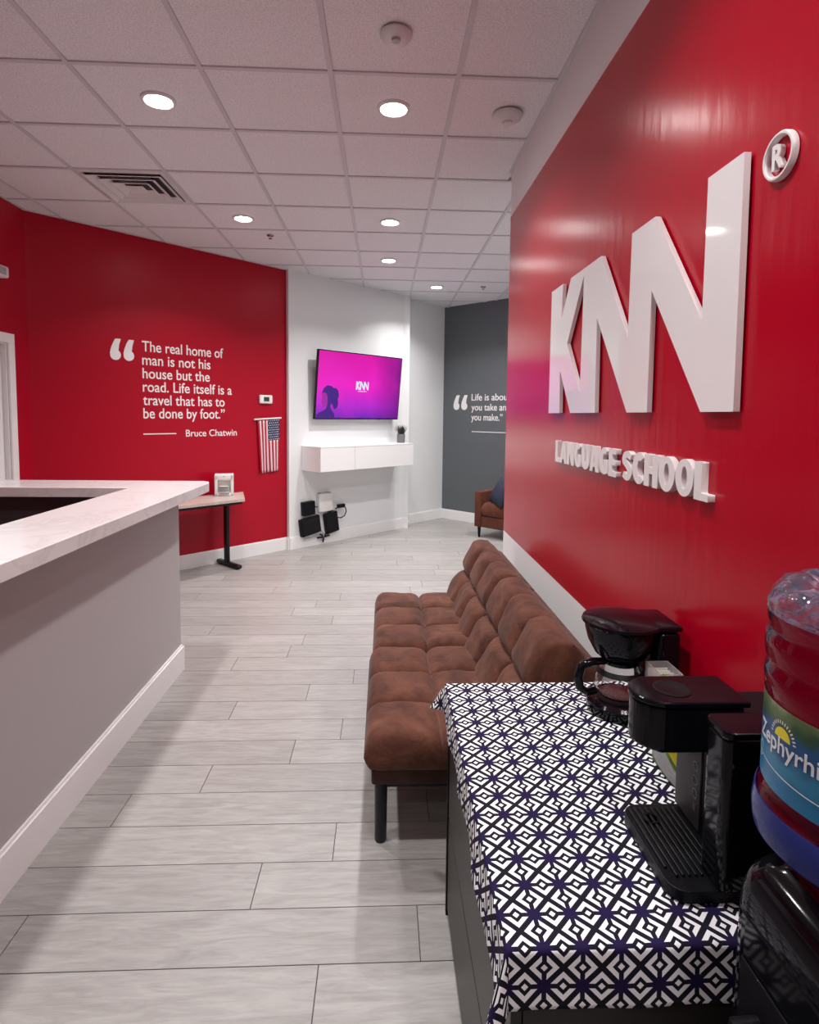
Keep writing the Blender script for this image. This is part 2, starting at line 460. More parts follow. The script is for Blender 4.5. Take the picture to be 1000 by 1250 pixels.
m = M['water'] = mat('blue_tinted_water_bottle', (.42, .43, .66), .03, Transmission_Weight=1.0, IOR=1.22)
noise_bump(m, 26, .10, .004)
M['water_dk'] = mat('blue_bottle_ring', (.05, .07, .36), .14, Transmission_Weight=.6, IOR=1.25); noise_bump(M['water_dk'], 22, .35, .004)
m = M['water_top'] = mat('rippled_bottle_plastic', (.60, .66, .86), .05, Transmission_Weight=.95, IOR=1.45); noise_bump(m, 16, .9, .02, detail=2)
# printed label: sky blue with a green hill line on top (flat print)
m = M['label'] = mat('printed_film_label', (.02, .2, .45), .35)
uv = N(m, 'ShaderNodeUVMap'); sp = N(m, 'ShaderNodeSeparateXYZ'); L(m, uv.outputs[0], sp.inputs[0])
nz = N(m, 'ShaderNodeTexNoise', i_Scale=22.0, i_Detail=4.0); L(m, uv.outputs[0], nz.inputs[0])
hh = math_node(m, 'ADD', sp.outputs[1], math_node(m, 'MULTIPLY', math_node(m, 'SUBTRACT', nz.outputs[0], .5), .05))
r = N(m, 'ShaderNodeValToRGB'); r.color_ramp.interpolation = 'EASE'; e = r.color_ramp.elements
e[0].position = 0; e[0].color = (.005, .16, .34, 1); e[1].position = 1; e[1].color = (.20, .28, .14, 1)
for p, c in ((.14, (.006, .14, .30)), (.34, (.02, .19, .34)), (.5, (.003, .055, .17)), (.70, (.004, .075, .21)), (.77, (.02, .07, .03)), (.88, (.08, .14, .05))):
    k = e.new(p); k.color = (*c, 1)
L(m, math_node(m, 'DIVIDE', hh, .122), r.inputs[0]); L(m, r.outputs[0], bsdf(m).inputs['Base Color'])
M['sun'] = mat('yellow_sun_print', (.72, .62, .01), .4); noise_bump(M['sun'], 60, .01)
M['label_w'] = mat('white_label_print', (.66, .70, .74), .4); noise_bump(M['label_w'], 60, .01)
M['label_b'] = mat('pale_blue_label_print', (.22, .45, .6), .4); noise_bump(M['label_b'], 60, .01)

# ------------------------------------------------------------------ room shell
KR, KT, KN_ = 7.90, 7.83, 8.02       # left wall lines  y - x = k : red, tv box, niche
GW = 9.83                            # grey wall  x + y = GW
WX = 0.84                            # right wall
LX = -2.92                           # left wall
YB = -3.0
DIVY = 4.0
FX = 3.2

fl = MB(); fl.prism([(LX-.15, YB-.15), (FX+.15, YB-.15), (FX+.15, 9.4), (LX-.15, 9.4)], -.12, -.0045)
floor = tag(fl.build('floor', M['joint']), kind='structure')
common = [(-1, 0, -LX-.001), (-1, 1, KN_-.001), (1, 1, GW-.001), (0, 1, 9.2), (0, -1, -YB-.001), (1, 0, FX-.001)]
planesA = common + [(1, 0, WX-.001), (0, 1, DIVY+.0)]
planesB = common + [(0, -1, -DIVY-.0)]

def pieces(rect):
    (x0, y0, x1, y1) = rect
    poly = [(x0, y0), (x1, y0), (x1, y1), (x0, y1)]
    if x1 <= WX-.001 or y0 >= DIVY: return [clip_poly(poly, common)]
    if y1 <= DIVY: return [clip_poly(poly, planesA)]
    return [clip_poly(poly, common+[(1, 0, WX-.001)]), clip_poly(poly, common+[(0, -1, -DIVY-.14), (-1, 0, -WX+.001)])]

PWID, PLEN, GAP = .195, 1.22, .0016
joint0 = {-1: -.175, 0: .119, 1: -.415, 2: -.170, 3: -1.03, 4: -.755, 5: -.415, 6: -.20, 7: -.79, 8: -.42, 9: -.17, 10: -.93, 11: -.62, 12: -.55, 13: -.02}
stuff = MB(); cache = {}
row = -24
while True:
    y0 = 1.580+row*PWID; y1 = y0+PWID
    if y0 > 9.1: break
    j = joint0.get(row, -rnd.random()*PLEN)
    x = j - PLEN*math.ceil((j-LX)/PLEN)
    while x < FX:
        for poly in pieces((x+GAP, y0+GAP, x+PLEN-GAP, y1-GAP)):
            if len(poly) < 3: continue
            if row < -2 or x > WX+.9: stuff.prism(poly, -.0045, 0)
            else:
                ox, oy = poly[0]
                rel = tuple((round(p[0]-ox, 4), round(p[1]-oy, 4)) for p in poly)
                if rel not in cache:
                    b = MB(); b.prism(list(rel), -.0045, 0); cache[rel] = b.mesh('plank'); cache[rel].materials.append(M['plank'])
                o = link('plank', cache[rel], M['plank'], floor); o.location = (ox, oy, 0)
        x += PLEN
    row += 1
tag(stuff.build('plank_field', M['plank2'], floor), kind='stuff')

# ceiling
TX0, TY0, T = -1.487, 2.9077, .61
cl = MB(); cl.prism([(LX-.15, YB-.15), (FX+.15, YB-.15), (FX+.15, 9.4), (LX-.15, 9.4)], H+.02, H+.12)
ceiling = tag(cl.build('ceiling', M['ceil_metal']), kind='structure')
stuff = MB(); cache = {}
LIGHTS = [(-1, 0), (1, 0), (1, 3), (1, 5), (-1, 3), (2.001, 7)]
light_xy = {}
for i in range(-3, 8):
    for j in range(-10, 11):
        if (i, j) == (-1, 2): continue          # the air diffuser takes this tile's place
        rect = (TX0+i*T+.008, TY0+j*T+.008, TX0+(i+1)*T-.008, TY0+(j+1)*T-.008)
        for poly in pieces(rect):
            if len(poly) < 3: continue
            if j < -3 or i > 5: stuff.prism(poly, H+.002, H+.018)
            else:
                ox, oy = poly[0]; rel = tuple((round(p[0]-ox, 4), round(p[1]-oy, 4)) for p in poly)
                if rel not in cache:
                    b = MB(); b.prism(list(rel), H+.002, H+.018); cache[rel] = b.mesh('ceiling_tile'); cache[rel].materials.append(M['tile'])
                o = link('ceiling_tile', cache[rel], M['tile'], ceiling); o.location = (ox, oy, 0)
tag(stuff.build('ceiling_tile_field', M['tile'], ceiling), kind='stuff')
def rail(rect):
    for poly in pieces(rect):
        if len(poly) >= 3:
            b = MB(); b.prism(poly, H-.006, H+.02); b.build('grid_rail', M['tbar'], ceiling)
for i in range(-2, 9): rail((TX0+i*T-.012, YB, TX0+i*T+.012, 9.2))
for j in range(-9, 11):
    b = MB()
    for poly in pieces((LX, TY0+j*T-.012, FX, TY0+j*T+.012)):
        if len(poly) >= 3: b.prism(poly, H-.0055, H+.02)
    if b.v: b.build('grid_rail', M['tbar'], ceiling)
b = MB()
for p, q in (((LX, YB), (LX, LX+KR)), ((WX, YB), (WX, DIVY))):
    x = p[0]; s = .02 if x < 0 else -.02
    b.prism([(x, p[1]), (x+s, p[1]), (x+s, q[1]-abs(s)), (x, q[1])], H-.006, H+.02)
e_ = S2*.02
b.prism([(LX, LX+KR), (-1.06, -1.06+KR), (-1.06+e_, -1.06+KR-e_), (LX+e_, LX+KR-e_)], H-.006, H+.02)
b.build('edge_rail', M['tbar'], ceiling)

# walls
b = MB()
for z0, z1, mi in ((0, .785, 1), (.785, 2.912, 0), (2.912, H+.02, 1)): b.box((WX, YB, z0), (WX+.14, DIVY, z1), mi)
tag(b.build('wall_right', [M['red'], M['white']]), kind='structure')
b = MB(); b.box((WX+.14, DIVY-.0, 0), (FX, DIVY+.14, H+.02)); tag(b.build('wall_right_return', M['white']), kind='structure')
DY0, DY1, DZ = 3.86, 4.70, 2.10
b = MB()
b.box((LX-.14, YB, 0), (LX, DY0, H+.02)); b.box((LX-.14, DY1, 0), (LX, LX+KR, H+.02)); b.box((LX-.14, DY0, DZ), (LX, DY1, H+.02))
tag(b.build('wall_left', M['red_far']), kind='structure')
def wall45(name, x0, x1, k, m_, th=.14, z0=0, z1=H+.02):
    b = MB(); d = th*S2
    b.prism([(x0, x0+k), (x1, x1+k), (x1-d, x1+k+d), (x0-d, x0+k+d)], z0, z1)
    return tag(b.build(name, m_), kind='structure')
wall45('wall_left_angled', LX, -1.07, KR, M['red_far'])
# tv wall: boxed out a little, with a squared free end; then the niche wall
b = MB(); xl = -1.085
b.prism([(xl-.025, xl+KT+.025+.0), (xl, xl+KT), (.262, .262+KT), (.345, .262+KT), (.345, .345+KT+.19), (.2, .2+KN_+.15), (xl-.16, xl+KT+.26), (xl-.05, xl+KR+.0)], 0, H+.02)
tag(b.build('wall_tv', M['white']), kind='structure')
wall45('wall_niche', .15, (GW-KN_)/2+.1, KN_, M['white'])
b = MB(); gx0 = (GW-KN_)/2; gx1 = FX+.1; d = .14*S2
b.prism([(gx0-.0, GW-gx0), (gx1, GW-gx1), (gx1+d, GW-gx1+d), (gx0+d, GW-gx0+d)], 0, H+.02)
tag(b.build('wall_far', M['grey']), kind='structure')
b = MB(); b.box((FX, DIVY, 0), (FX+.14, 6.9, H+.02)); tag(b.build('wall_far_side', M['white']), kind='structure')
b = MB(); b.box((LX-.14, YB-.14, 0), (WX+.14, YB, H+.02)); tag(b.build('wall_back', M['white']), kind='structure')

# baseboards (top edge eased)
def base_strip(name, pts, h=.145, t=.014):
    """pts: polyline of the wall face in plan, room on its right-hand side when walking pts"""
    b = MB()
    for p, q in zip(pts[:-1], pts[1:]):
        dx, dy = q[0]-p[0], q[1]-p[1]; l = math.hypot(dx, dy); nx, ny = dy/l, -dx/l
        for (ta, z0, z1) in ((t, 0, h-.012), (t*.55, h-.012, h)):
            b.prism([p, q, (q[0]+nx*ta, q[1]+ny*ta), (p[0]+nx*ta, p[1]+ny*ta)], z0, z1)
    return tag(b.build(name, M['trim']), kind='structure')
base_strip('baseboard_left', [(LX+.02, LX+KR+.02), (-1.12, -1.12+KR)])
base_strip('baseboard_tv', [(xl-.025, xl+KT+.025), (xl, xl+KT), (.262, .262+KT), (.345, .262+KT)])
base_strip('baseboard_niche', [(.36, .36+KN_), (gx0, gx0+KN_)])
base_strip('baseboard_far', [(gx0, GW-gx0), (FX, GW-FX)])
base_strip('baseboard_right', [(WX, DIVY), (WX, YB)])
base_strip('baseboard_left_side', [(LX, YB), (LX, DY0-.08)])

# door in the left wall
dr = empty('door_1', (LX-.08, DY0, 0), 0, kind='structure')
b = MB(); b.box((.0, .012, .008), (.042, DY1-DY0-.012, DZ-.012)); leaf = b.build('door_leaf', M['trim'], dr)
b = MB(); w_ = DY1-DY0
for (a0, a1, z0, z1) in ((.12, w_/2-.04, .2, .95), (w_/2+.04, w_-.12, .2, .95), (.12, w_/2-.04, 1.08, 1.95), (w_/2+.04, w_-.12, 1.08, 1.95)):
    b.box((.042, a0, z0), (.050, a1, z1), 0, .004)
b.build('raised_panel', M['trim'], dr)
for nm, (a0, a1, z0, z1) in (('jamb', (-.075, .0, 0, DZ)), ('jamb', (w_, w_+.075, 0, DZ)), ('head_casing', (-.075, w_+.075, DZ, DZ+.075))):
    b = MB(); b.box((.08, a0, z0), (.098, a1, z1), 0, .004); b.build(nm, M['trim'], dr)
b = MB(); b.box((-.058, 0, 0), (.0798, .011, DZ)); b.box((-.058, w_-.011, 0), (.0798, w_, DZ)); b.box((-.058, .0111, DZ-.011), (.0798, w_-.0111, DZ)); b.build('reveal_lining', M['trim'], dr)
b = MB(); b.tube([(.05, .07, 1.0), (.09, .07, 1.0), (.095, .12, 1.0), (.095, .18, 1.0)], .009); b.build('door_handle', M['chrome'], dr, True)

# ------------------------------------------------------------------ ceiling fixtures
def lamp_light(x, y, parent=None, yw=0):
    ld = bpy.data.lights.new('downlight_lamp', 'AREA'); ld.shape = 'DISK'; ld.size = .13; ld.energy = LAMP_W*(1.3 if yw > 4.2 else (.88 if yw < 2 else 1.0)); ld.color = LAMP_COL
    ld.spread = math.radians(128)
    o = bpy.data.objects.new('lamp', ld); COL.objects.link(o); o.location = (x, y, H-.022); o.parent = parent
    return o
def downlight(x, y, label):
    t = empty('downlight', (x, y, H), 0, label, 'ceiling light', 'recessed ceiling downlights')
    b = MB(); b.lathe([(.088, -.004), (.086, -.011), (.072, -.014), (.066, -.008), (.066, .0), (.088, .0), (.088, -.004)], 40)
    b.build('trim_ring', M['ceil_metal'], t, True)
    b = MB(); b.lathe([(.0001, -.011), (.05, -.0105), (.066, -.008), (.066, -.002), (.0001, -.002)], 32); b.build('lens', M['lens'], t, True)
    o = lamp_light(0, 0, t, y); o.location = (0, 0, -.022)
    return t
cx = lambda i: TX0+(i+.5)*T
cy = lambda j: TY0+(j+.5)*T
downlight(cx(0), cy(0), 'large bright downlight at upper left, in the ceiling beside the air vent, above the counter')
downlight(cx(2), cy(0), 'bright downlight in the tile straight ahead of the round motion sensor')
downlight(cx(2), cy(3), 'upper of the two close downlights in mid ceiling row toward the screen')
downlight(cx(2), cy(5), 'lower of the two close downlights, nearest to the white screen wall')
downlight(cx(0), cy(3), 'small downlight between the air vent and the red quote wall')
downlight(cx(3), cy(7), 'farthest small downlight, near the grey wall corner')
# further lamps of the same kind outside the frame (behind the camera, in the side bay, to the left)
for (i, j, where) in ((0, -3, 'over the near end of the counter, nearer than the large bright one'), (2, -3, 'over the aisle, nearer than the motion sensor'),
                      (3, -5, 'beside the red wall above the water dispenser'), (0, -7, 'farthest back in the row over the counter'),
                      (5, 3, 'just round the end of the red wall, in the side bay'), (5, 6, 'in the side bay before the grey wall')):
    downlight(cx(i), cy(j), 'recessed ceiling downlight '+where)

def round_device(name, x, y, prof, label, cat, extra=None):
    t = empty(name, (x, y, H), 0, label, cat)
    b = MB(); b.lathe(prof, 40); b.build('body', M['ceil_metal'], t, True)
    if extra: extra(t)
    return t
def sensor_x(t):
    b = MB(); b.lathe([(.02, -.040), (.018, -.050), (.0001, -.054)], 20, (.0, -.02, 0)); b.build('lens_dome', M['plastic_g'], t, True)
round_device('motion_sensor', cx(2), cy(-1)-.0, [(.066, -.006), (.068, -.014), (.058, -.030), (.03, -.041), (.0001, -.043)], 'plain round sensor disc in the ceiling tile nearest the top edge', 'sensor', sensor_x)
def smoke_x(t):
    b = MB(); b.lathe([(.028, -.044), (.026, -.056), (.0001, -.060)], 20); b.build('sensing_chamber', M['ceil_metal'], t, True)
    b = MB(); b.lathe([(.046, -.0385), (.048, -.041), (.05, -.0385), (.048, -.036), (.046, -.0385)], 32); b.build('vent_ring', M['plastic_g'], t, True)
round_device('smoke_detector', cx(3), cy(0)+.02, [(.078, -.006), (.082, -.016), (.074, -.030), (.04, -.044), (.0001, -.046)], 'white round smoke detector near the white band over the red wall', 'smoke detector', smoke_x)
for (x, y, lb) in ((-1.047, 5.50, 'tiny sprinkler head beside the small downlight over the red quote wall'), (1.234, 7.437, 'tiny sprinkler head in the ceiling before the grey wall')):
    t = empty('sprinkler', (x, y, H), 0, lb, 'sprinkler')
    b = MB(); b.lathe([(.034, -.001), (.032, -.008), (.012, -.010), (.011, -.001)], 24); b.build('escutcheon', M['chrome'], t, True)
    b = MB(); b.lathe([(.008, -.008), (.007, -.028), (.018, -.030), (.018, -.033), (.0001, -.033)], 20); b.build('deflector', M['chrome'], t, True)

# air diffuser
vx, vy = TX0-T+.0, TY0+2*T
vt = empty('ceiling_vent', (vx+T/2, vy+T/2, H), 0, 'square white louvred air diffuser in the ceiling over the counter', 'vent')
b = MB(); b.box((-.293, -.293, .016), (.293, .293, .019)); b.build('dark_back', M['vent_dark'], vt)
def ring(b, r0, z0, r1, z1, th=.0015):
    o = [(-1, -1), (1, -1), (1, 1), (-1, 1)]
    vs = [(x*r0, y*r0, z0) for x, y in o]+[(x*r1, y*r1, z1) for x, y in o]+[(x*r0, y*r0, z0+th) for x, y in o]+[(x*r1, y*r1, z1+th) for x, y in o]
    fs = []
    for i in range(4):
        j = (i+1) % 4
        fs += [(i, j, j+4, i+4), (i+8, i+12, j+12, j+8), (i, i+8, j+8, j), (i+4, j+4, j+12, i+12)]
    b.add(vs, fs)
b = MB(); ring(b, .297, -.006, .258, -.006, .004); b.build('face_frame', M['ceil_metal'], vt)
for r0, r1 in ((.252, .208), (.188, .144), (.124, .082)):
    b = MB(); ring(b, r0, -.024, r1, .010, .002); ring(b, r0+.010, -.024, r0, -.024, .002); b.build('louvre', M['ceil_metal'], vt)
b = MB(); b.box((-.062, -.062, -.018), (.062, .062, -.014)); b.build('centre_plate', M['ceil_metal'], vt)

# emergency light on the left wall
t = empty('emergency_light', (LX+.001, 4.475, 2.575), 0, 'white fixture jutting from the red wall above the door at the left edge', 'wall light')
b = MB(); b.box((0, -.17, 0), (.075, .17, .085), 0, .012); b.build('housing', M['plastic_w'], t, True)
b = MB(); b.box((.0755, -.13, .015), (.079, .13, .07), 0, .001); b.build('diffuser', M['plastic_g'], t, True)

# ------------------------------------------------------------------ reception counter
CT = 1.15; PX = -1.235; PY = 3.555
ct = empty('reception_counter', (PX, PY, 0), 0, 'long L-shaped white reception counter with a pale panelled front', 'counter')
def loc(b, base=(PX, PY, 0)): return b.xf(Matrix.Translation((-base[0], -base[1], -base[2])))
b = MB(); b.box((PX-.10, -.7, 0), (PX, PY, CT-.055)); loc(b).build('front_panel', M['panel'], ct)
b = MB(); b.box((LX+.003, PY-.10, 0), (PX-.10, PY, CT-.055)); loc(b).build('front_panel', M['panel'], ct)
b = MB(); b.box((PX-.118, -.7, .0), (PX-.1005, PY-.1005, CT-.06)); b.box((LX+.003, PY-.118, 0), (PX-.1185, PY-.1005, CT-.06)); loc(b).build('inner_panel', M['dark_panel'], ct)
b = MB()
for (t_, z0, z1) in ((.016, 0, .143), (.008, .143, .155)):
    b.prism([(PX, -.7), (PX+t_, -.7), (PX+t_, PY+t_), (LX+.003, PY+t_), (LX+.003, PY), (PX, PY)], z0, z1)
loc(b).build('skirting', M['trim'], ct)
b = MB()
SX0, SX1, SY0, SY1 = -1.44, -1.07, 3.35, 3.715
b.prism([(SX1, -.75), (SX1, SY1-.10), (SX1-.018, SY1-.035), (SX1-.06, SY1), (LX+.003, SY1), (LX+.003, SY0), (SX0, SY0), (SX0, -.75)], CT-.055, CT)
o = loc(b).build('worktop', M['quartz'], ct); bevel(o, .003, 2)

# ------------------------------------------------------------------ small table behind the counter + printer
tx = empty('side_table', (-1.62, 6.10, 0), 0, 'small angled table with a pale top on black T-feet, beyond the counter', 'table')
tp = [(-1.356, 5.75), (-1.50, 6.28), (-2.66, 5.12), (-2.30, 4.80)]
b = MB(); b.prism(tp, .715, .74); loc(b, (-1.62, 6.10, 0)).build('table_top', M['tabletop'], tx)
b = MB()
for a, c_ in zip(tp, tp[1:]+tp[:1]):
    pass
cxm = sum(p[0] for p in tp)/4; cym = sum(p[1] for p in tp)/4
b.prism([(cxm+(p[0]-cxm)*.96, cym+(p[1]-cym)*.96) for p in tp], .69, .7145); loc(b, (-1.62, 6.10, 0)).build('under_frame', M['black_metal'], tx)
def tleg(px, py):
    b = MB(); d = Vector((S2, -S2, 0)); c = Vector((px, py, 0))
    b.box((-.03, -.018, .04), (.03, .018, .69), 0, .004)
    b.xf(Matrix.Translation(c) @ Matrix.Rotation(math.radians(-45), 4, 'Z'))
    b2 = MB(); b2.box((-.245, -.03, .006), (.245, .03, .045), 0, .014); b2.xf(Matrix.Translation(c) @ Matrix.Rotation(math.radians(-45), 4, 'Z'))
    b.add(b2.v, b2.f)
    b2 = MB()
    for s in (-.21, .21): b2.lathe([(.014, 0), (.014, .008), (.0001, .008)], 12, (s, 0, 0))
    b2.xf(Matrix.Translation(c) @ Matrix.Rotation(math.radians(-45), 4, 'Z')); b.add(b2.v, b2.f)
    loc(b, (-1.62, 6.10, 0)).build('leg', M['black_metal'], tx, True)
tleg(-1.615, 6.045); tleg(-2.06, 5.36)

pr = empty('label_printer', (-1.63, 6.03, .74), math.radians(14), 'small white boxy label printer standing on the side table', 'printer')
b = MB()
W, D, HH = .092, .09, .215
b.box((-W, -D, 0), (-W+.03, D, HH), 0, .006); b.box((W-.03, -D, 0), (W, D, HH), 0, .006); b.box((-W+.001, -D+.045, 0), (W-.001, D, HH-.002), 0, .006)
b.box((-W+.001, -D, HH-.055), (W-.001, D-.001, HH-.001), 0, .006); b.box((-W+.001, -D, 0), (W-.001, D-.001, .03), 0, .006)
b.build('body', M['plastic_w'], pr, True)
b = MB(); b.box((-.05, -D-.02, .03), (.05, -D+.05, .045), 0, .003); b.box((-.05, -D-.001, .045), (.05, -D+.04, .095), 0, .003); b.build('paper_tray', M['plastic_g'], pr, True)
b = MB(); b.box((-.04, -D-.03, .098), (.04, -D+.04, .102)); b.build('printed_slip', M['paper'], pr)
b = MB(); b.box((-.006, -D-.002, HH-.018), (.006, -D+.004, HH-.012)); b.build('status_light', M['icon'], pr)

# ------------------------------------------------------------------ angled wall frames
def wframe(k, s, z, d=0.0):
    """point on the 45-degree left walls, y-x=k, s along the wall, d out of it"""
    o = Vector((-k/2, k/2, 0))+Vector((S2, S2, 0))*s+Vector((S2, -S2, 0))*d+Vector((0, 0, z))
    return frame(o, (1, 1, 0), (1, -1, 0))
def gframe(s, z, d=0.0):
    o = Vector((GW/2, GW/2, 0))+Vector((S2, -S2, 0))*s-Vector((S2, S2, 0))*d+Vector((0, 0, z))
    return frame(o, (1, -1, 0), (-1, -1, 0))
def rframe(y, z, d=0.0):
    return frame((WX-d, y, z), (0, -1, 0), (-1, 0, 0))

def quote_mark(w, h):
    """66-shaped opening quotation mark: ball at the bottom, tail rising to a slanted flat top"""
    R = w*.5; cx_, cy_ = R, R
    pts = [(w*1.02, h), (w*.52, h)]
    pts += [(w*.30, h*.80), (w*.10, h*.55), (w*.005, h*.34)]
    for i in range(1, 16):
        a = math.pi+(math.pi*1.32)*i/15
        pts.append((cx_+R*math.cos(a), cy_*.92+R*math.sin(a)))
    pts += [(w*.80, h*.52), (w*.86, h*.72)]
    return pts
def place(name, me, mats, Mx, parent):
    o = link(name, me, mats, parent)
    o.matrix_world = Mx
    if parent is not None: o.matrix_parent_inverse = Matrix.Identity(4); o.matrix_basis = parent.matrix_basis.inverted() @ Mx
    return o

q1 = empty('wall_quote', (-KR/2+S2*2.8, KR/2+S2*2.8, 1.3), 0, 'white lettered travel quotation on the left red wall', 'wall lettering')
for k in range(2): place('quotation_mark', extrude_poly(quote_mark(.095, .19), [], 0, .003), M['vinyl'], wframe(KR, 2.092+k*.118, 2.05-k*.0), q1)
lines = [('The real home of', 2.243, .835), ('man is not his', 0, .69), ('house but the', 0, .68), ('road. Life itself is a', 0, .93), ('travel that has to', 0, .845), ('be done by foot.\u201d', 0, .845)]
for k, (s_, _, w) in enumerate(lines):
    [place('word', w_, M['vinyl'], wframe(KR, 2.378, 2.146-k*.1256), q1) for w_ in split_words(text_mesh(s_, w, .098, .003, .008), .021)]
[place('word', w_, M['vinyl'], wframe(KR, 2.794, 1.338), q1) for w_ in split_words(text_mesh('Bruce Chatwin', .568, .068, .003, .006), .016)]
b = MB(); b.box((0, -.005, 0), (.32, .005, .003)); place('rule_line', b.mesh('rule_line'), M['vinyl'], wframe(KR, 2.374, 1.370), q1)

q2 = empty('wall_quote', (GW/2-S2*5.1, GW/2+S2*5.1, 1.3), 0, 'white lettered quotation on the grey far wall', 'wall lettering')
for k in range(2): place('quotation_mark', extrude_poly(quote_mark(.112, .215), [], 0, .003), M['vinyl'], gframe(-5.472+k*.145, 1.665), q2)
for k, (s_, w) in enumerate([('Life is about', .67), ('you take and', .665), ('you make.\u201d', .545)]):
    [place('word', w_, M['vinyl'], gframe(-5.139, 1.798-k*.144), q2) for w_ in split_words(text_mesh(s_, w, .096, .003, .008), .021)]
b = MB(); b.box((0, -.005, 0), (.95, .005, .003)); place('rule_line', b.mesh('rule_line'), M['vinyl'], gframe(-5.126, 1.345), q2)

# thermostat
o = empty('thermostat', wframe(KR, 3.72, 1.733).translation, math.radians(45), 'small white thermostat on the red wall over the flag', 'thermostat')
b = MB(); b.box((-.082, -.028, -.047), (.082, 0, .047), 0, .012); b.build('cover', M['plastic_w'], o, True)
b = MB(); b.box((-.035, -.0295, -.022), (.035, -.027, .026)); b.build('display', M['lcd'], o)

# flag: hangs down from a short stick
fo = wframe(KR, 3.75, 1.522)
fg = empty('hanging_flag', fo.translation, math.radians(45), 'small striped flag hanging vertically from a white stick on the red wall', 'flag')
b = MB(); b.tube([(-.185, -.022, -.012), (.165, -.022, .006)], .009, 12); b.build('stick', M['plastic_w'], fg, True)
fw, fh = .285, .585
def fpt(u, v):      # u across (0 left..1 right), v down 0..1
    x = -.140+u*fw+.035*v*(1-u)*.9; z = -.004-v*fh-(.02*(1-u))
    y = -.016-.008*math.sin(u*9+v*2)*(.3+v)
    return (x, y, z)
b = MB(); nv = 14
for s in range(13):
    u0, u1 = s/13, (s+1)/13
    v0 = .40 if s >= 6 else 0
    sub = 2
    vs = []; 
    for i in range(nv+1):
        v = v0+(1-v0)*i/nv
        for q in range(sub+1): vs.append(fpt(u0+(u1-u0)*q/sub, v))
    fs = [(i*(sub+1)+q, i*(sub+1)+q+1, (i+1)*(sub+1)+q+1, (i+1)*(sub+1)+q) for i in range(nv) for q in range(sub)]
    b.add(vs, fs, s % 2)
vs = []; na = 14
for i in range(nv+1):
    for q in range(na+1): vs.append(fpt(6/13+(7/13)*q/na, .40*i/nv))
b.add(vs, [(i*(na+1)+q, i*(na+1)+q+1, (i+1)*(na+1)+q+1, (i+1)*(na+1)+q) for i in range(nv) for q in range(na)], 2)
o = b.build('cloth', [M['stripe_r'], M['stripe_w'], M['flag_blue']], fg, 'all', fix=False)
sd = o.modifiers.new('solid', 'SOLIDIFY'); sd.thickness = .0012
b = MB()
for i in range(9):
    for q in range(6 if i % 2 == 0 else 5):
        u = 6/13+(7/13)*((q+.5+(0 if i % 2 == 0 else .5))/6); v = .40*(i+.5)/9
        c = fpt(u, v); pts = []
        for t in range(10):
            a = math.pi/2+t*math.pi/5; r_ = .0085 if t % 2 == 0 else .0036
            pts.append((c[0]+r_*math.cos(a), c[1]-.0025, c[2]+r_*math.sin(a)))
        b.add(pts, [tuple(range(10))])
tag(b.build('stars', M['vinyl'], fg, fix=False), kind='stuff')

# ------------------------------------------------------------------ television
KNN_OUT = [(2.883,2.188),(2.702,2.188),(2.712,2.033),(2.589,2.188),(2.229,2.188),(1.958,1.847),(1.954,2.188),(1.785,2.188),(1.496,1.832),(1.497,2.188),(1.347,2.188),(1.340,1.596),(1.483,1.596),(1.793,1.969),(1.792,1.596),(1.945,1.596),(2.254,1.961),(2.245,1.596),(2.545,1.596),(2.713,1.792),(2.703,1.596),(2.883,1.596)]
KNN_IN = [(2.419,2.161),(2.618,1.906),(2.426,1.680)]
TW, TH = 1.41, .815
tvb = wframe(KT, 4.298, 1.515, .09)
tilt = math.atan2(.08, .811)
tvM = tvb @ Matrix.Rotation(tilt, 4, 'X')
tv = bpy.data.objects.new('television', None); COL.objects.link(tv); tv.empty_display_size = .05
tv.matrix_world = tvM; tv.matrix_basis = tvM
tag(tv, 'large flat screen on the white wall showing a magenta picture with a white logo', 'television')
b = MB(); b.box((0, 0, -.035), (TW, TH, 0), 0, .003); b.build('casing', M['black'], tv, True)
b = MB(); b.box((.012, .016, 0), (TW-.012, TH-.012, .0006)); b.build('screen', M['screen'], tv)
fig = [(.02, .02), (.30, .02), (.29, .07), (.25, .11), (.225, .15), (.235, .19), (.262, .17), (.278, .13), (.30, .12), (.335, .15), (.345, .20), (.335, .24), (.35, .29), (.335, .345), (.30, .375), (.262, .375), (.22, .40), (.16, .405), (.115, .375), (.092, .33), (.085, .30), (.12, .32), (.155, .31), (.175, .27), (.18, .22), (.175, .17), (.16, .125), (.12, .105), (.06, .08), (.02, .05)]
fig = [(x, y+.0) for x, y in fig]
o = link('silhouette', extrude_poly(fig, [], .0007, .0012), M['screen_fig'], tv)
face = [(.09, .30), (.12, .32), (.155, .31), (.175, .27), (.18, .22), (.175, .17), (.15, .15), (.125, .15), (.105, .165), (.10, .19), (.082, .20), (.095, .235), (.088, .27)]
o = link('silhouette_face', extrude_poly(face, [], .0007, .0011), M['screen_face'], tv)
sc_ = .215/1.543
lo = [((2.883-y)*sc_+.615, (z-1.596)*sc_*1.25+.37) for y, z in KNN_OUT]; li = [((2.883-y)*sc_+.615, (z-1.596)*sc_*1.25+.37) for y, z in KNN_IN]
o = link('screen_logo', extrude_poly(lo, [li], .0007, .0012), M['screen_white'], tv)
tm = text_mesh('LANGUAGE SCHOOL', .15, .015, .0005, .01); o = link('screen_caption', tm, M['screen_white'], tv); o.location = (.65, .345, .0008)
b = MB(); b.box((.4, .25, -.075), (1.0, .6, -.036)); o = b.build('wall_bracket', M['black_metal'], tv)

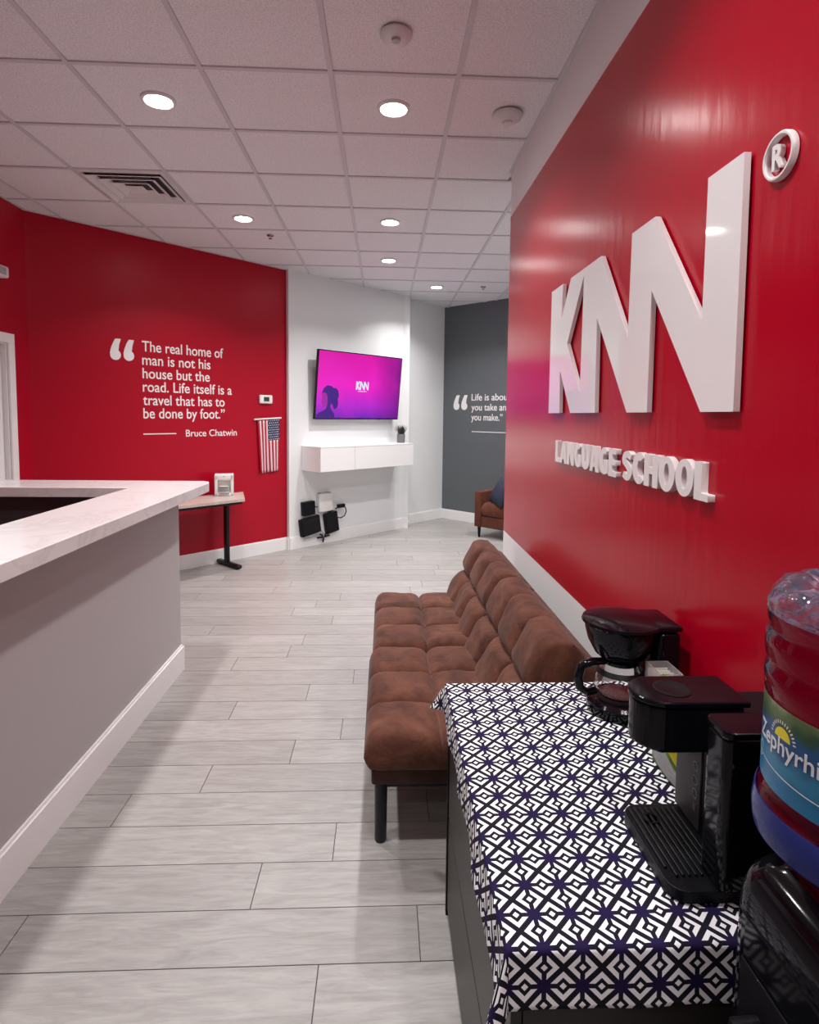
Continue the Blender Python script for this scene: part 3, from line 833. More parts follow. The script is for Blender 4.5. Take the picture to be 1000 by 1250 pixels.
# ------------------------------------------------------------------ floating console under the television
SH = .35
fx = -.7112; s_l = (-.7112+6.6239)*S2; s_r = (.3806+7.7157)*S2+.02; z_t, z_b = 1.205, .917
cb = wframe(KT, s_l, z_b, 0)
cs = bpy.data.objects.new('floating_console', None); COL.objects.link(cs); cs.empty_display_size = .05; cs.matrix_basis = cb
tag(cs, 'white floating console cabinet mounted under the television', 'cabinet')
Wd = s_r-s_l
b = MB(); b.box((0, 0, .002), (Wd, z_t-z_b-.012, SH-.02)); b.build('carcass', M['trim'], cs)
b = MB(); b.box((-.002, z_t-z_b-.012, .002), (Wd+.002, z_t-z_b, SH)); b.build('top_board', M['trim'], cs)
hw = (.36)*1.0
j_ = (-.3424+6.9927)*S2-s_l
for a0, a1 in ((.001, j_-.002), (j_+.002, Wd-.001)):
    b = MB(); b.box((a0, .001, SH-.0195), (a1, z_t-z_b-.014, SH-.001), 0, .002); b.build('flap_door', M['trim'], cs)
pt = wframe(KT, (.1733+8.0033)*S2-.08, 1.205, .16).translation
pl = empty('potted_plant', pt, 0, 'small spiky green plant in a grey pot on the console', 'plant')
b = MB(); b.lathe([(.0001, 0), (.040, 0), (.043, .01), (.046, .10), (.043, .104), (.040, .095), (.038, .03), (.0001, .03)], 24); b.build('pot', M['concrete'], pl, True)
b = MB(); b.lathe([(.0001, .088), (.041, .088), (.041, .08)], 20); b.build('soil', M['vent_dark'], pl)
b = MB()
for i in range(170):
    a = rnd.random()*6.283; r_ = rnd.random()*.03; tl = .05+.10*rnd.random(); ln = .25+rnd.random()*.55
    p0 = Vector((r_*math.cos(a), r_*math.sin(a), .085)); dv = Vector((math.cos(a)*ln*.7, math.sin(a)*ln*.7, 1)).normalized()
    sd_ = Vector((-math.sin(a), math.cos(a), 0))*.0045
    b.add([p0-sd_, p0+sd_, p0+dv*tl*.6+sd_*.7, p0+dv*tl, p0+dv*tl*.6-sd_*.7], [(0, 1, 2, 3, 4)])
tag(b.build('foliage', M['leaf'], pl, fix=False), kind='stuff')
pl.scale = (1.2, 1.2, 1.12)

# wall outlet behind the plant
def outlet(s, z, w, h, label):
    Mx = wframe(KT, s, z); o = bpy.data.objects.new('wall_outlet', None); COL.objects.link(o); o.matrix_basis = Mx; o.empty_display_size = .03
    tag(o, label, 'outlet')
    b = MB(); b.box((-w/2, -h/2, 0), (w/2, h/2, .006), 0, .002); b.build('cover_plate', M['trim'], o, True)
    for q in (-.025, .025):
        b = MB(); b.box((-.016, q-.014, .006), (.016, q+.014, .0075), 0, .0005); b.build('socket', M['plastic_w'], o)
outlet((.1711+8.0011)*S2, 1.44, .10, .13, 'white wall outlet under the right corner of the television')

# equipment at the foot of the tv wall
def wbox(name, s, z, w, h, d, rot, m_, label, cat, cable=None, d0=.003):
    Mx = wframe(KT, s, z, d0) @ Matrix.Rotation(rot, 4, 'Z'); o = bpy.data.objects.new(name, None); COL.objects.link(o); o.matrix_basis = Mx; o.empty_display_size = .03
    tag(o, label, cat)
    b = MB(); b.box((-w/2, -h/2, 0), (w/2, h/2, d), 0, .008); b.build('housing', m_, o, True)
    return o
o = wbox('junction_box', 4.50, .51, .20, .22, .055, 0, M['plastic_w'], 'white square box on the wall among the black adapters', 'electrical box')
b = MB(); b.box((-.085, .112, .0), (.085, .122, .05)); b.build('lid', M['plastic_g'], o)
o = wbox('power_adapter', 4.245, .465, .165, .165, .07, math.radians(3), M['black_m'], 'small black square adapter at upper left of the wall equipment', 'adapter')
b = MB(); b.tube([(.08, 0, .03), (.115, .005, .02), (.125, -.01, .03), (.145, .0, .03)], .006); b.build('cable', M['black_m'], o, True)
o = wbox('adapter_box', 4.275, .252, .28, .21, .06, math.radians(8), M['black_m'], 'wide black box tilted on the wall below the small square adapter', 'adapter box')
b = MB(); b.box((-.125, -.09, .06), (.125, .09, .063), 0, .001); b.build('grille', M['black'], o)
b = MB(); b.tube([(-.1, -.135, .03), (0, -.15, .03), (.12, -.14, .03), (.17, -.11, .03), (.20, -.17, .03)], .006); b.build('cable', M['plastic_g'], o, True)
o = wbox('adapter_box', 4.60, .252, .19, .25, .06, math.radians(9), M['black_m'], 'upright black box tilted on the wall right of the wide black box', 'adapter box')
b = MB(); b.box((-.08, -.11, .06), (.08, .11, .063), 0, .001); b.build('grille', M['black'], o)
b = MB(); b.box((-.03, .139, .02), (.03, .150, .06)); b.build('plug', M['black_m'], o)
Mx = wframe(KT, 4.78, .36, .01); o = bpy.data.objects.new('cable_loop', None); COL.objects.link(o); o.matrix_basis = Mx; o.empty_display_size = .03
tag(o, 'coiled black cable loop sticking out right of the adapters', 'cable')
b = MB(); b.tube([(-.12, .05, .03), (-.06, .085, .04), (0, .09, .04), (.04, .05, .04), (.05, 0, .04), (.02, -.05, .04), (-.03, -.07, .03), (-.08, -.06, .02)], .007, 8); b.build('wire', M['black_m'], o, True)
b = MB(); b.box((-.09, .06, .02), (.02, .105, .06), 0, .006); b.build('connector', M['black_m'], o, True)
Mx = wframe(KT, 4.475, .078, .016); o = bpy.data.objects.new('cable_bundle', None); COL.objects.link(o); o.matrix_basis = Mx; o.empty_display_size = .03
tag(o, 'small black cable bundle hanging on the baseboard under the adapters', 'cable')
b = MB()
for sx_, sy_ in ((-.09, .01), (.10, .015), (0, -.05), (-.05, .05), (.05, .055)): b.tube([(0, 0, .01), (sx_*.5, sy_*.5+.01, .03), (sx_, sy_, .012)], .010, 8)
b.build('wire', M['black_m'], o, True)
b = MB(); b.tube([(0, .01, .02), (.0, .03, .03), (-.002, .052, .03)], .006, 8); b.build('lead', M['plastic_g'], o, True)

# ------------------------------------------------------------------ the big wall sign
sg = empty('wall_sign', (WX, 2.1, 1.596), 0, 'huge white glossy three-letter sign on the right red wall', 'sign')
out = [(-(y-2.1), z-1.596) for y, z in KNN_OUT]; inn = [(-(y-2.1), z-1.596) for y, z in KNN_IN]
me = extrude_poly(out, [inn], .006, .022)
o = place('letters', me, M['acrylic'], frame((WX, 2.1, 1.596), (0, -1, 0), (-1, 0, 0)), sg)
bevel(o, .0012, 2, .9)
b = MB()
for (y, z) in ((2.80, 1.75), (2.80, 2.05), (2.33, 1.7), (2.3, 2.1), (1.87, 1.7), (1.87, 2.1), (1.42, 1.7), (1.42, 2.1)):
    b = MB(); b.box((WX-.0065, y-.012, z-.012), (WX-.0003, y+.012, z+.012)); loc(b, (WX, 2.1, 1.596)).build('standoff', M['foam'], sg)
sr = empty('registered_mark', (WX, 1.2425, 2.134), 0, 'white circled R mark mounted beyond the tall last letter', 'sign')
b = MB(); b.lathe([(.050, .0), (.050, .009), (.047, .013), (.043, .013), (.040, .009), (.040, 0), (.050, 0)], 48); b.xf(Matrix.Translation((-.002, 0, 0)) @ Matrix.Rotation(-math.pi/2, 4, 'Y')); b.build('ring', M['foam'], sr, True)
place('letter', text_mesh('R', .036, .052, .012, .035), M['foam'], frame((WX-.002, 1.2425+.018, 2.134-.026), (0, -1, 0), (-1, 0, 0)), sr)

ls = empty('wall_sign', (WX, 2.1, 1.365), 0, 'raised white LANGUAGE SCHOOL lettering under the big sign', 'sign')
LSX0, LSX1, Z0s, CAP = 2.755, 1.432, 1.367, .100
full = LSX0-LSX1
STK = .235
def offset_path(pts, t):
    n = len(pts); Lf = []; Rt = []
    for i, p in enumerate(pts):
        p = Vector(p); a = (p-Vector(pts[i-1])).normalized() if i else None; c = (Vector(pts[i+1])-p).normalized() if i < n-1 else None
        if a is None: a = c
        if c is None: c = a
        na, nc = Vector((-a.y, a.x)), Vector((-c.y, c.x)); m_ = (na+nc)
        m_ = m_/max(m_.length_squared/2, .35)
        Lf.append(tuple(p+m_*t/2)); Rt.append(tuple(p-m_*t/2))
    return Lf+Rt[::-1]
def arc(cx_, cy_, rx, ry, a0, a1, n=14): return [(cx_+rx*math.cos(math.radians(a0+(a1-a0)*i/n)), cy_+ry*math.sin(math.radians(a0+(a1-a0)*i/n))) for i in range(n+1)]
def glyph(c):
    t = STK; h = 1.0
    if c == 'L': return .46, [(0, 0), (.46, 0), (.46, .19), (t, .19), (t, 1), (0, 1)], []
    if c == 'E': return .48, [(0, 0), (.48, 0), (.48, .19), (t, .19), (t, .41), (.43, .41), (.43, .59), (t, .59), (t, .81), (.47, .81), (.47, 1), (0, 1)], []
    if c == 'H': return .62, [(0, 0), (t, 0), (t, .40), (.62-t, .40), (.62-t, 0), (.62, 0), (.62, 1), (.62-t, 1), (.62-t, .60), (t, .60), (t, 1), (0, 1)], []
    if c == 'N': return .64, [(0, 0), (.21, 0), (.21, .56), (.42, 0), (.64, 0), (.64, 1), (.43, 1), (.43, .44), (.22, 1), (0, 1)], []
    if c == 'A': return .66, [(0, 0), (.22, 0), (.265, .19), (.395, .19), (.44, 0), (.66, 0), (.45, 1), (.21, 1)], [[(.295, .36), (.33, .66), (.365, .36)]]
    r = t/2
    if c == 'O':
        o_ = arc(.32, .5, .32, .515, 0, 360, 36)[:-1]; i_ = arc(.32, .5, .32-t*.93, .515-t*.85, 0, 360, 36)[:-1]; return .64, o_, [i_]
    if c == 'U': return .62, offset_path([(r, 1), (r, .36)]+arc(.31, .32, .31-r, .32-r+.01, 185, 355, 14)+[(.62-r, .36), (.62-r, 1)], t), []
    if c == 'C': return .54, offset_path(arc(.32, .5, .32-r, .51-r, 48, 312, 24), t), []
    if c == 'G': return .58, offset_path(arc(.32, .5, .32-r, .51-r, 52, 300, 24)+[(.58-r, .16), (.58-r, .44), (.30, .44)], t*.93), []
    if c == 'S': return .54, offset_path([(.47, .80)]+arc(.27, .715, .155, .175, 48, 215, 12)+[(.26, .53), (.34, .46)]+arc(.27, .285, .155, .175, 30, -135, 12)+[(.07, .20)], t*.92), []
gw = {c: glyph(c)[0] for c in 'LANGUESCHO'}; SPC = .035; SPW = .30
tot = sum(SPW if c == ' ' else gw[c]+SPC for c in 'LANGUAGE SCHOOL')-SPC
k_ = full/tot; xx = 0.0
for chh in 'LANGUAGE SCHOOL':
    if chh == ' ': xx += SPW; continue
    w, o_, h_ = glyph(chh)
    me = extrude_poly([(x*k_, y*CAP) for x, y in o_], [[(x*k_, y*CAP) for x, y in q] for q in h_], 0, .019)
    o = place('letter', me, M['foam'], frame((WX-.001, LSX0-xx*k_, Z0s), (0, -1, 0), (-1, 0, 0)), ls)
    bevel(o, .0045, 3, .9)
    xx += w+SPC

# ------------------------------------------------------------------ armchair with cushion
def pad(w, d, t, cu=1, cv=1, nu=20, nv=20, edge=.12, crease=0.0, cw=.05, puff=.0, seed=0, bottom=True, wr=0.0):
    """upholstered pad: local x 0..w, y 0..d, z 0..t, tufted in cu x cv cells"""
    vs = []; idx = {}
    def rim(s, L_):
        e = edge/L_
        q = min(s, 1-s)/e
        return math.sqrt(max(0.0, 1-(1-min(q, 1))**2))
    def par(n, L_, cells):
        # parameter samples, denser toward the ends and seams
        base = [i/n for i in range(n+1)]
        ext = [.0, .25*edge/L_/2, .6*edge/L_/2]
        ps = set([round(x, 5) for x in base]+[round(x, 5) for x in ext]+[round(1-x, 5) for x in ext])
        for c in range(1, cells):
            for o_ in (-.35, -.12, 0, .12, .35): ps.add(round(c/cells+o_*cw/L_, 5))
        return sorted(p for p in ps if 0 <= p <= 1)
    us, vv = par(nu, w, cu), par(nv, d, cv)
    top = {}; bot = {}
    for i, u in enumerate(us):
        for j, v in enumerate(vv):
            x, y = u*w, v*d
            r_ = rim(u, w)*rim(v, d)
            cr = 0.0; near = 1e9; nn = 0
            for c in range(1, cu):
                dd = abs(u-c/cu)*w; g = math.exp(-(dd/(cw*.5))**1.2); cr = max(cr, g); nn += g
            for c in range(1, cv):
                dd = abs(v-c/cv)*d; g = math.exp(-(dd/(cw*.5))**1.2); cr = max(cr, g); nn += g
            pu = abs(math.sin(math.pi*u*cu))**.4*abs(math.sin(math.pi*v*cv))**.4
            z = t*(.45+.55*r_)-crease*(cr+.35*min(nn, 2))*max(r_, .55)+puff*pu*r_
            if wr: z += wr*noise.noise(Vector((x*9+seed, y*9, seed*1.7)))*r_+wr*.5*noise.noise(Vector((x*28+seed, y*20, seed)))*r_
            # sides pulled inwards where a seam meets the border
            sx_ = 1-.5*0
            px = x; py = y
            if u in (0.0, 1.0) or v in (0.0, 1.0): pass
            top[i, j] = len(vs); vs.append((px, py, z))
    for i, u in enumerate(us):
        for j, v in enumerate(vv):
            r_ = rim(u, w)*rim(v, d)
            if u in (0.0, 1.0) or v in (0.0, 1.0): bot[i, j] = top[i, j]
            else:
                bot[i, j] = len(vs); vs.append((u*w, v*d, t*.45-t*.45*min(1, r_*1.3)))
    fs = []
    for i in range(len(us)-1):
        for j in range(len(vv)-1):
            fs.append((top[i, j], top[i+1, j], top[i+1, j+1], top[i, j+1]))
            fs.append((bot[i, j], bot[i, j+1], bot[i+1, j+1], bot[i+1, j]))
    b = MB(); b.add(vs, fs); return b

ac = empty('armchair', (1.185, 7.50, 0), math.radians(-45), 'reddish-brown armchair partly hidden behind the end of the red wall', 'armchair')
# local x to the right along its front, local y towards its back
AW, AD = .76, .70
for nm, x0 in (('arm', 0), ('arm', AW-.10)):
    b = MB(); b.box((x0, 0, .14), (x0+.10, AD, .60), 0, .012); b.build(nm, M['chair_leather'], ac, True)
b = MB(); b.box((.101, .012, .14), (AW-.101, AD-.02, .285), 0, .008); b.build('seat_rail', M['chair_leather'], ac, True)
b = pad(AW-.205, AD-.14, .17, 1, 1, 14, 14, .045, puff=.015); b.xf(Matrix.Translation((.1025, -.004, .287))); b.build('seat_cushion', M['chair_leather'], ac, 'all')
b = MB(); b.box((.101, AD-.135, .287), (AW-.101, AD-.012, .82), 0, .03); b.build('backrest', M['chair_leather'], ac, True)
for x0, y0 in ((.05, .05), (AW-.05, .05), (.05, AD-.05), (AW-.05, AD-.05)):
    b = MB(); b.lathe([(.0001, 0), (.014, 0), (.024, .14), (.0001, .14)], 16, (x0, y0, 0)); b.build('leg', M['black_m'], ac, True)
pw = pad(.33, .33, .10, 1, 1, 14, 14, .12, puff=.02)
pw.xf(Matrix.Translation((.165, .17, .465)) @ Matrix.Rotation(math.radians(12), 4, 'Y') @ Matrix.Rotation(math.radians(-30), 4, 'Z') @ Matrix.Rotation(math.radians(72), 4, 'X'))
pm = pw.mesh('cushion', 'all'); o = link('throw_pillow', pm, M['navy'])
o.matrix_basis = Matrix.Translation((1.185, 7.50, 0)) @ Matrix.Rotation(math.radians(-45), 4, 'Z')
tag(o, 'navy throw pillow propped on the armchair', 'pillow')

# ------------------------------------------------------------------ futon
FY0, FYM, FY1 = 1.99, 2.83, 3.70
ft = empty('futon', (.4, 2.85, 0), 0, 'brown tufted suede futon sofa along the right wall', 'sofa')
fb = (.4, 2.85, 0)
def fbuild(b, name, m_, smooth='all'): return loc(b, fb).build(name, m_, ft, smooth)
# pad() local x -> world along Y, local y -> across depth. matrix builders:
for (y0, y1, sd_) in ((FY0, FYM-.005, 3), (FYM+.005, FY1, 8)):
    xf0 = -.062 if sd_ == 3 else -.048
    ln = y1-y0
    b = pad(ln, .56, .135, 3, 2, 34, 24, .050, .020, .034, .014, sd_, wr=.008)
    Mx = Matrix(((0, 1, 0, xf0), (1, 0, 0, y0), (0, 0, 1, .305), (0, 0, 0, 1)))
    b.xf(Mx); fbuild(b, 'seat_cushion', M['suede'])
# backrest pads, reclined: bottom front at x~.44,z~.39 ; top front x~.62,z~.76
for (y0, y1, sd_) in ((FY0-.0, 2.865, 5), (2.875, FY1+.03, 12)):
    ln = y1-y0
    a = math.atan2(.40, .20)      # slope of the back face
    b = pad(ln, .46, .150, 3, 2, 34, 24, .055, .024, .036, .016, sd_, wr=.009)
    ex = Vector((0, 1, 0)); ey = Vector((math.cos(a), 0, math.sin(a))); ez = Vector((-math.sin(a), 0, math.cos(a)))
    org = Vector((.535, y0, .33))
    Mx = Matrix(((ex.x, ey.x, ez.x, org.x), (ex.y, ey.y, ez.y, org.y), (ex.z, ey.z, ez.z, org.z), (0, 0, 0, 1)))
    b.xf(Mx); fbuild(b, 'back_cushion', M['suede'])
    # rear shell of the back
    b = MB()
    prof = [(.54, .30), (.70, .68), (.735, .715), (.775, .70), (.785, .655), (.66, .30)]
    vs = [(x, y0+.01, z) for x, z in prof]+[(x, y1-.01, z) for x, z in prof]; n = len(prof)
    b.add(vs, [tuple(range(n)), tuple(range(n, 2*n))[::-1]]+[(i, i+n, (i+1) % n+n, (i+1) % n) for i in range(n)])
    o = fbuild(b, 'back_shell', M['suede'], False); bevel(o, .012, 3)
b = MB(); b.box((-.035, FY0+.02, .25), (.56, FY1-.02, .315), 0, .01); fbuild(b, 'seat_frame', M['suede_dk'], True)
for yy in (FY0+.07, FYM, FY1-.07):
    b = MB(); b.box((.02, yy-.02, .225), (.62, yy+.02, .2495)); fbuild(b, 'cross_rail', M['black_metal'], False)
for (x, y) in ((.0, 2.07), (.0, 3.60), (.58, 2.10), (.58, 3.60), (.0, 2.83)):
    b = MB(); b.lathe([(.0001, 0), (.019, 0), (.022, .006), (.024, .249), (.0001, .249)], 20, (x, y, 0)); fbuild(b, 'leg', M['black_metal'], True)

# ------------------------------------------------------------------ coffee cabinet
CX0, CX1, CY0, CY1, CZ = .212, .815, .865, 1.752, .742
cbn = empty('cabinet', (CX0, CY0, 0), 0, 'dark low cabinet under the patterned cloth', 'cabinet')
cbb = (CX0, CY0, 0)
b = MB(); b.box((CX0+.02, CY0, .0), (CX1, CY1-.018, CZ-.022)); loc(b, cbb).build('carcass', M['cab'], cbn)
b = MB(); b.box((CX0-.004, CY1-.018, 0), (CX1, CY1, CZ-.022)); loc(b, cbb).build('side_panel', M['black_m'], cbn)
b = MB(); b.box((CX0-.004, CY0-.004, CZ-.022), (CX1, CY1, CZ), 0, .002); loc(b, cbb).build('top_board', M['cab_top'], cbn)
for z0, z1 in ((.03, .323), (.331, CZ-.026)):
    b = MB(); b.box((CX0, CY0+.002, z0), (CX0+.019, CY1-.021, z1), 0, .0015); loc(b, cbb).build('drawer_front', M['cab'], cbn)
b = MB(); b.box((CX0+.015, CY0+.001, .0), (CX0+.0195, CY1-.021, .029)); loc(b, cbb).build('plinth', M['black_m'], cbn)

# cloth: a grid laid over the top, edges and corners hang down
def drape():
    X0, X1, Y0, Y1 = CX0-.010, CX1+.004, CY0-.012, CY1+.006
    oL, oR, oN, oF = .088, .012, .100, .085
    s0, s1, t0, t1 = X0-oL, X1+oR, Y0-oN, Y1+oF
    ns, nt = 130, 170
    vs = []; uvs = []
    for j in range(nt+1):
        t = t0+(t1-t0)*j/nt
        for i in range(ns+1):
            s = s0+(s1-s0)*i/ns
            # wavy cut edge
            dx = X0-s if s < X0 else (s-X1 if s > X1 else 0.0); sx_ = -1 if s < X0 else 1
            dy = Y0-t if t < Y0 else (t-Y1 if t > Y1 else 0.0); sy_ = -1 if t < Y0 else 1
            bx, by = min(max(s, X0), X1), min(max(t, Y0), Y1)
            e = math.hypot(dx, dy)
            z = CZ+.0035+.0012*noise.noise(Vector((s*9, t*9, 0)))+.0008*noise.noise(Vector((s*30, t*22, 3)))
            x, y = bx, by
            if e > 0:
                ux, uy = dx/e*sx_, dy/e*sy_
                corner = min(dx, dy)/e*1.414
                wav = .18*noise.noise(Vector((s*13, t*13, 5)))
                fl_ = .10+.50*corner+wav*min(1, e/.05)*.8
                if sy_ < 0 and dy > 0: fl_ = .05+.42*corner+wav*.3
                if dx > 0 and sx_ > 0: fl_ = 0.0
                fl_ = max(.02, fl_)
                # rounded fold over the edge, then down
                R_ = .006
                if e < R_*1.57:
                    a = e/R_; hx = R_*math.sin(a); dz = R_*(1-math.cos(a))
                else:
                    rest = e-R_*1.57; hx = R_+rest*fl_; dz = R_+rest*math.sqrt(1-fl_*fl_)
                x = bx+ux*hx; y = by+uy*hx; z = z-dz
                lenmod = 1+.12*noise.noise(Vector((s*7, t*7, 9)))
                z = CZ+.0035-dz*lenmod
            vs.append((x, y, z)); uvs.append((s-.197, t-.851))
    fs = [(j*(ns+1)+i, j*(ns+1)+i+1, (j+1)*(ns+1)+i+1, (j+1)*(ns+1)+i) for j in range(nt) for i in range(ns)]
    me = bpy.data.meshes.new('tablecloth'); me.from_pydata(vs, [], fs)
    ul = me.uv_layers.new(name='UVMap')
    for lp in me.loops: ul.data[lp.index].uv = uvs[lp.vertex_index]
    for p in me.polygons: p.use_smooth = True
    me.update(); return me
o = link('tablecloth', drape(), M['cloth'])
m_ = o.modifiers.new('solid', 'SOLIDIFY'); m_.thickness = .0016; m_.offset = -1
tag(o, 'white cloth with a black geometric diamond pattern over the coffee cabinet', 'tablecloth')
ZT = CZ+.0055

# ------------------------------------------------------------------ drip coffee maker
dm = empty('coffee_maker', (.675, 1.585, ZT), 0, 'black drip coffee maker with a glass carafe at the far end of the cloth', 'coffee maker')
b = MB(); b.lathe([(.0001, 0), (.084, 0), (.088, .006), (.088, .03), (.080, .038), (.0001, .038)], 40); b.box((0, -.075, 0), (.135, .075, .036), 0, .008); b.build('base', M['black'], dm, True)
b = MB(); b.lathe([(.0001, .0385), (.062, .0385), (.062, .043), (.0001, .044)], 32); b.build('hot_plate', M['black_metal'], dm, True)
b = MB(); b.box((.075, -.075, .03), (.138, .075, .25), 0, .014); b.build('water_tank', M['black'], dm, True)
b = MB(); b.lathe([(.0001, .160), (.060, .160), (.070, .168), (.090, .205), (.098, .235), (.100, .252), (.0001, .252)], 44); b.build('filter_basket', M['black'], dm, True)
b = MB(); b.lathe([(.0001, .2525), (.104, .2525), (.109, .258), (.106, .265), (.07, .272), (.0001, .274)], 44); b.box((.03, -.078, .2525), (.14, .078, .268), 0, .007); b.build('lid', M['black'], dm, True)
b = MB(); b.lathe([(.0001, .046), (.052, .046), (.064, .056), (.070, .075), (.066, .100), (.054, .130), (.048, .140), (.045, .140), (.051, .129), (.063, .100), (.067, .075), (.061, .058), (.05, .049), (.0001, .049)], 44)
carafe = b.build('carafe', M['glass'], dm, True)
b = MB(); b.lathe([(.0001, .141), (.050, .141), (.052, .150), (.045, .157), (.0001, .158)], 32); b.build('carafe_lid', M['black'], carafe, True)
b = MB(); b.lathe([(.0675, .118-.005), (.0595, .125), (.0605, .127), (.0685, .115), (.0675, .113)], 40); b.build('neck_band', M['black_metal'], carafe, True)
b = MB(); b.tube([(-.05, -.012, .148), (-.085, -.018, .150), (-.118, -.024, .140), (-.128, -.026, .110), (-.122, -.025, .080), (-.100, -.020, .062), (-.072, -.014, .066)], .012, 12, rads=[.010, .011, .012, .013, .012, .011, .010])
b.build('handle', M['black'], carafe, True)

# sweetener box with packets
sb = empty('packet_box', (.738, 1.455, ZT), 0, 'small clear box of white packets between the two coffee machines', 'box')
b = MB(); bw, bd, bh = .030, .042, .180
b.box((-bw, -bd, 0), (bw, bd, .004)); b.box((-bw, -bd, .004), (-bw+.003, bd, bh)); b.box((bw-.003, -bd, .004), (bw, bd, bh)); b.box((-bw+.003, -bd, .004), (bw-.003, -bd+.003, bh)); b.box((-bw+.003, bd-.003, .004), (bw-.003, bd, bh))
b.build('clear_walls', M['acrylic_clear'], sb)
for i in range(9):
    b = MB(); b.box((-.026, 0, .006), (.026, .002, .160+.006*rnd.random())); o = b.build('packet', M['paper'], sb); o.location = (0, -.036+i*.008, 0); o.rotation_euler = (rnd.uniform(-.03, .03), 0, 0)

# snack / coffee bag
bg = empty('coffee_bag', (.698, 1.285, ZT), 0, 'green and yellow printed bag standing behind the pod machine', 'bag')
def bagm():
    b = MB(); n = 14; vs = []; q = 20
    for k in range(n+1):
        v = k/n; th = .036*(1-v**1.6)+.002; wd = .095-.006*math.sin(v*3.1)
        for i in range(q):
            a = 2*math.pi*i/q
            ca, sa = math.cos(a), math.sin(a)
            vs.append((math.copysign(abs(ca)**.8, ca)*th+.004*noise.noise(Vector((ca*2, sa*2, v*6))), math.copysign(abs(sa)**.7, sa)*wd, v*.20))
    fs = [(k*q+i, k*q+(i+1) % q, (k+1)*q+(i+1) % q, (k+1)*q+i) for k in range(n) for i in range(q)]
    fs += [tuple(range(q))[::-1], tuple(n*q+i for i in range(q))]
    b.add(vs, fs); return b
bagm().build('pouch', M['bag'], bg, 'all')
def bag_patch(poly, name, m_):
    # print wrapped on the room-facing (-x) side, poly in (along -y.., z)
    me = extrude_poly(poly, [], 0, .0004); bm = bmesh.new(); bm.from_mesh(me); bmesh.ops.triangulate(bm, faces=bm.faces[:]); bmesh.ops.subdivide_edges(bm, edges=bm.edges[:], cuts=3, use_grid_fill=True)
    for v in bm.verts:
        yy, zz = v.co.x, v.co.y; vv = zz/.20; th = .036*(1-vv**1.6)+.002; s = min(.98, abs(yy)/.095); sa = s**(1/.7); ca = math.sqrt(max(0, 1-sa*sa))
        v.co = (-(ca**.8*th)-.0045, -yy, zz)
    bm.to_mesh(me); bm.free(); link(name, me, m_, bg)
bag_patch([(-.088, .03), (-.02, .012), (.088, .004), (.088, .030), (.045, .042), (-.01, .062), (-.05, .092), (-.088, .13)], 'white_swoosh', M['bag_w'])
bag_patch([(.020, .062), (.055, .050), (.082, .062), (.084, .098), (.05, .105), (.022, .092)], 'yellow_patch', M['bag_y'])

# ------------------------------------------------------------------ pod coffee machine (its front faces the room, -x)
pm_ = empty('pod_coffee_maker', (.68, 1.05, ZT), 0, 'black single-cup pod coffee machine with a ribbed drip tray', 'coffee maker')
pb = (.68, 1.05, ZT)
def pbuild(b, name, m_, smooth=True, par_=None): return loc(b, pb).build(name, m_, par_ or pm_, smooth)
def rounded(x0, x1, y0, y1, r, n=8, corners=(1, 1, 1, 1)):
    # corners: (x0y0, x1y0, x1y1, x0y1)
    pts = []
    for (cx_, cy_, a0, f) in ((x0, y0, math.pi, corners[0]), (x1, y0, 1.5*math.pi, corners[1]), (x1, y1, 0, corners[2]), (x0, y1, .5*math.pi, corners[3])):
        rr = r if f else .002
        ccx = cx_+rr if cx_ == x0 else cx_-rr; ccy = cy_+rr if cy_ == y0 else cy_-rr
        for i in range(n+1):
            a = a0+i/n*math.pi/2; pts.append((ccx+rr*math.cos(a), ccy+rr*math.sin(a)))
    return pts
z = ZT
b = MB(); b.prism(rounded(.500, .80, .922, 1.150, .035, 8, (1, 0, 0, 1)), z, z+.022); o = pbuild(b, 'base', M['black_m'], False); bevel(o, .003, 2)
for i in range(9):
    b = MB(); xx_ = .511+i*.0115; b.box((xx_, .955 if i else .975, z+.0222), (xx_+.0055, 1.135, z+.027), 0, .0015); pbuild(b, 'drip_rib', M['black_metal'])
b = MB(); b.lathe([(.016, .0), (.016, .0055), (.012, .0055), (.012, 0)], 20, (.545, 1.10, z+.0222)); pbuild(b, 'drain_ring', M['black_m'])
b = MB(); b.prism(rounded(.620, .80, .988, 1.150, .012), z+.022, z+.266); o = pbuild(b, 'tower', M['black_m'], False); bevel(o, .005, 2)
b = MB(); b.prism(rounded(.578, .80, .915, .986, .018), z+.023, z+.292); o = pbuild(b, 'water_reservoir', M['black'], False); bevel(o, .004, 2)
b = MB(); b.prism(rounded(.576, .80, .913, .9865, .018), z+.2925, z+.307); o = pbuild(b, 'reservoir_lid', M['black'], False); bevel(o, .004, 2)
hp = [(.62, 1.032)] + [(.555-.062*math.cos(a), 1.093+.062*math.sin(a)) for a in [(-math.pi/2+math.pi*i/20) for i in range(21)]] + [(.62, 1.156)]
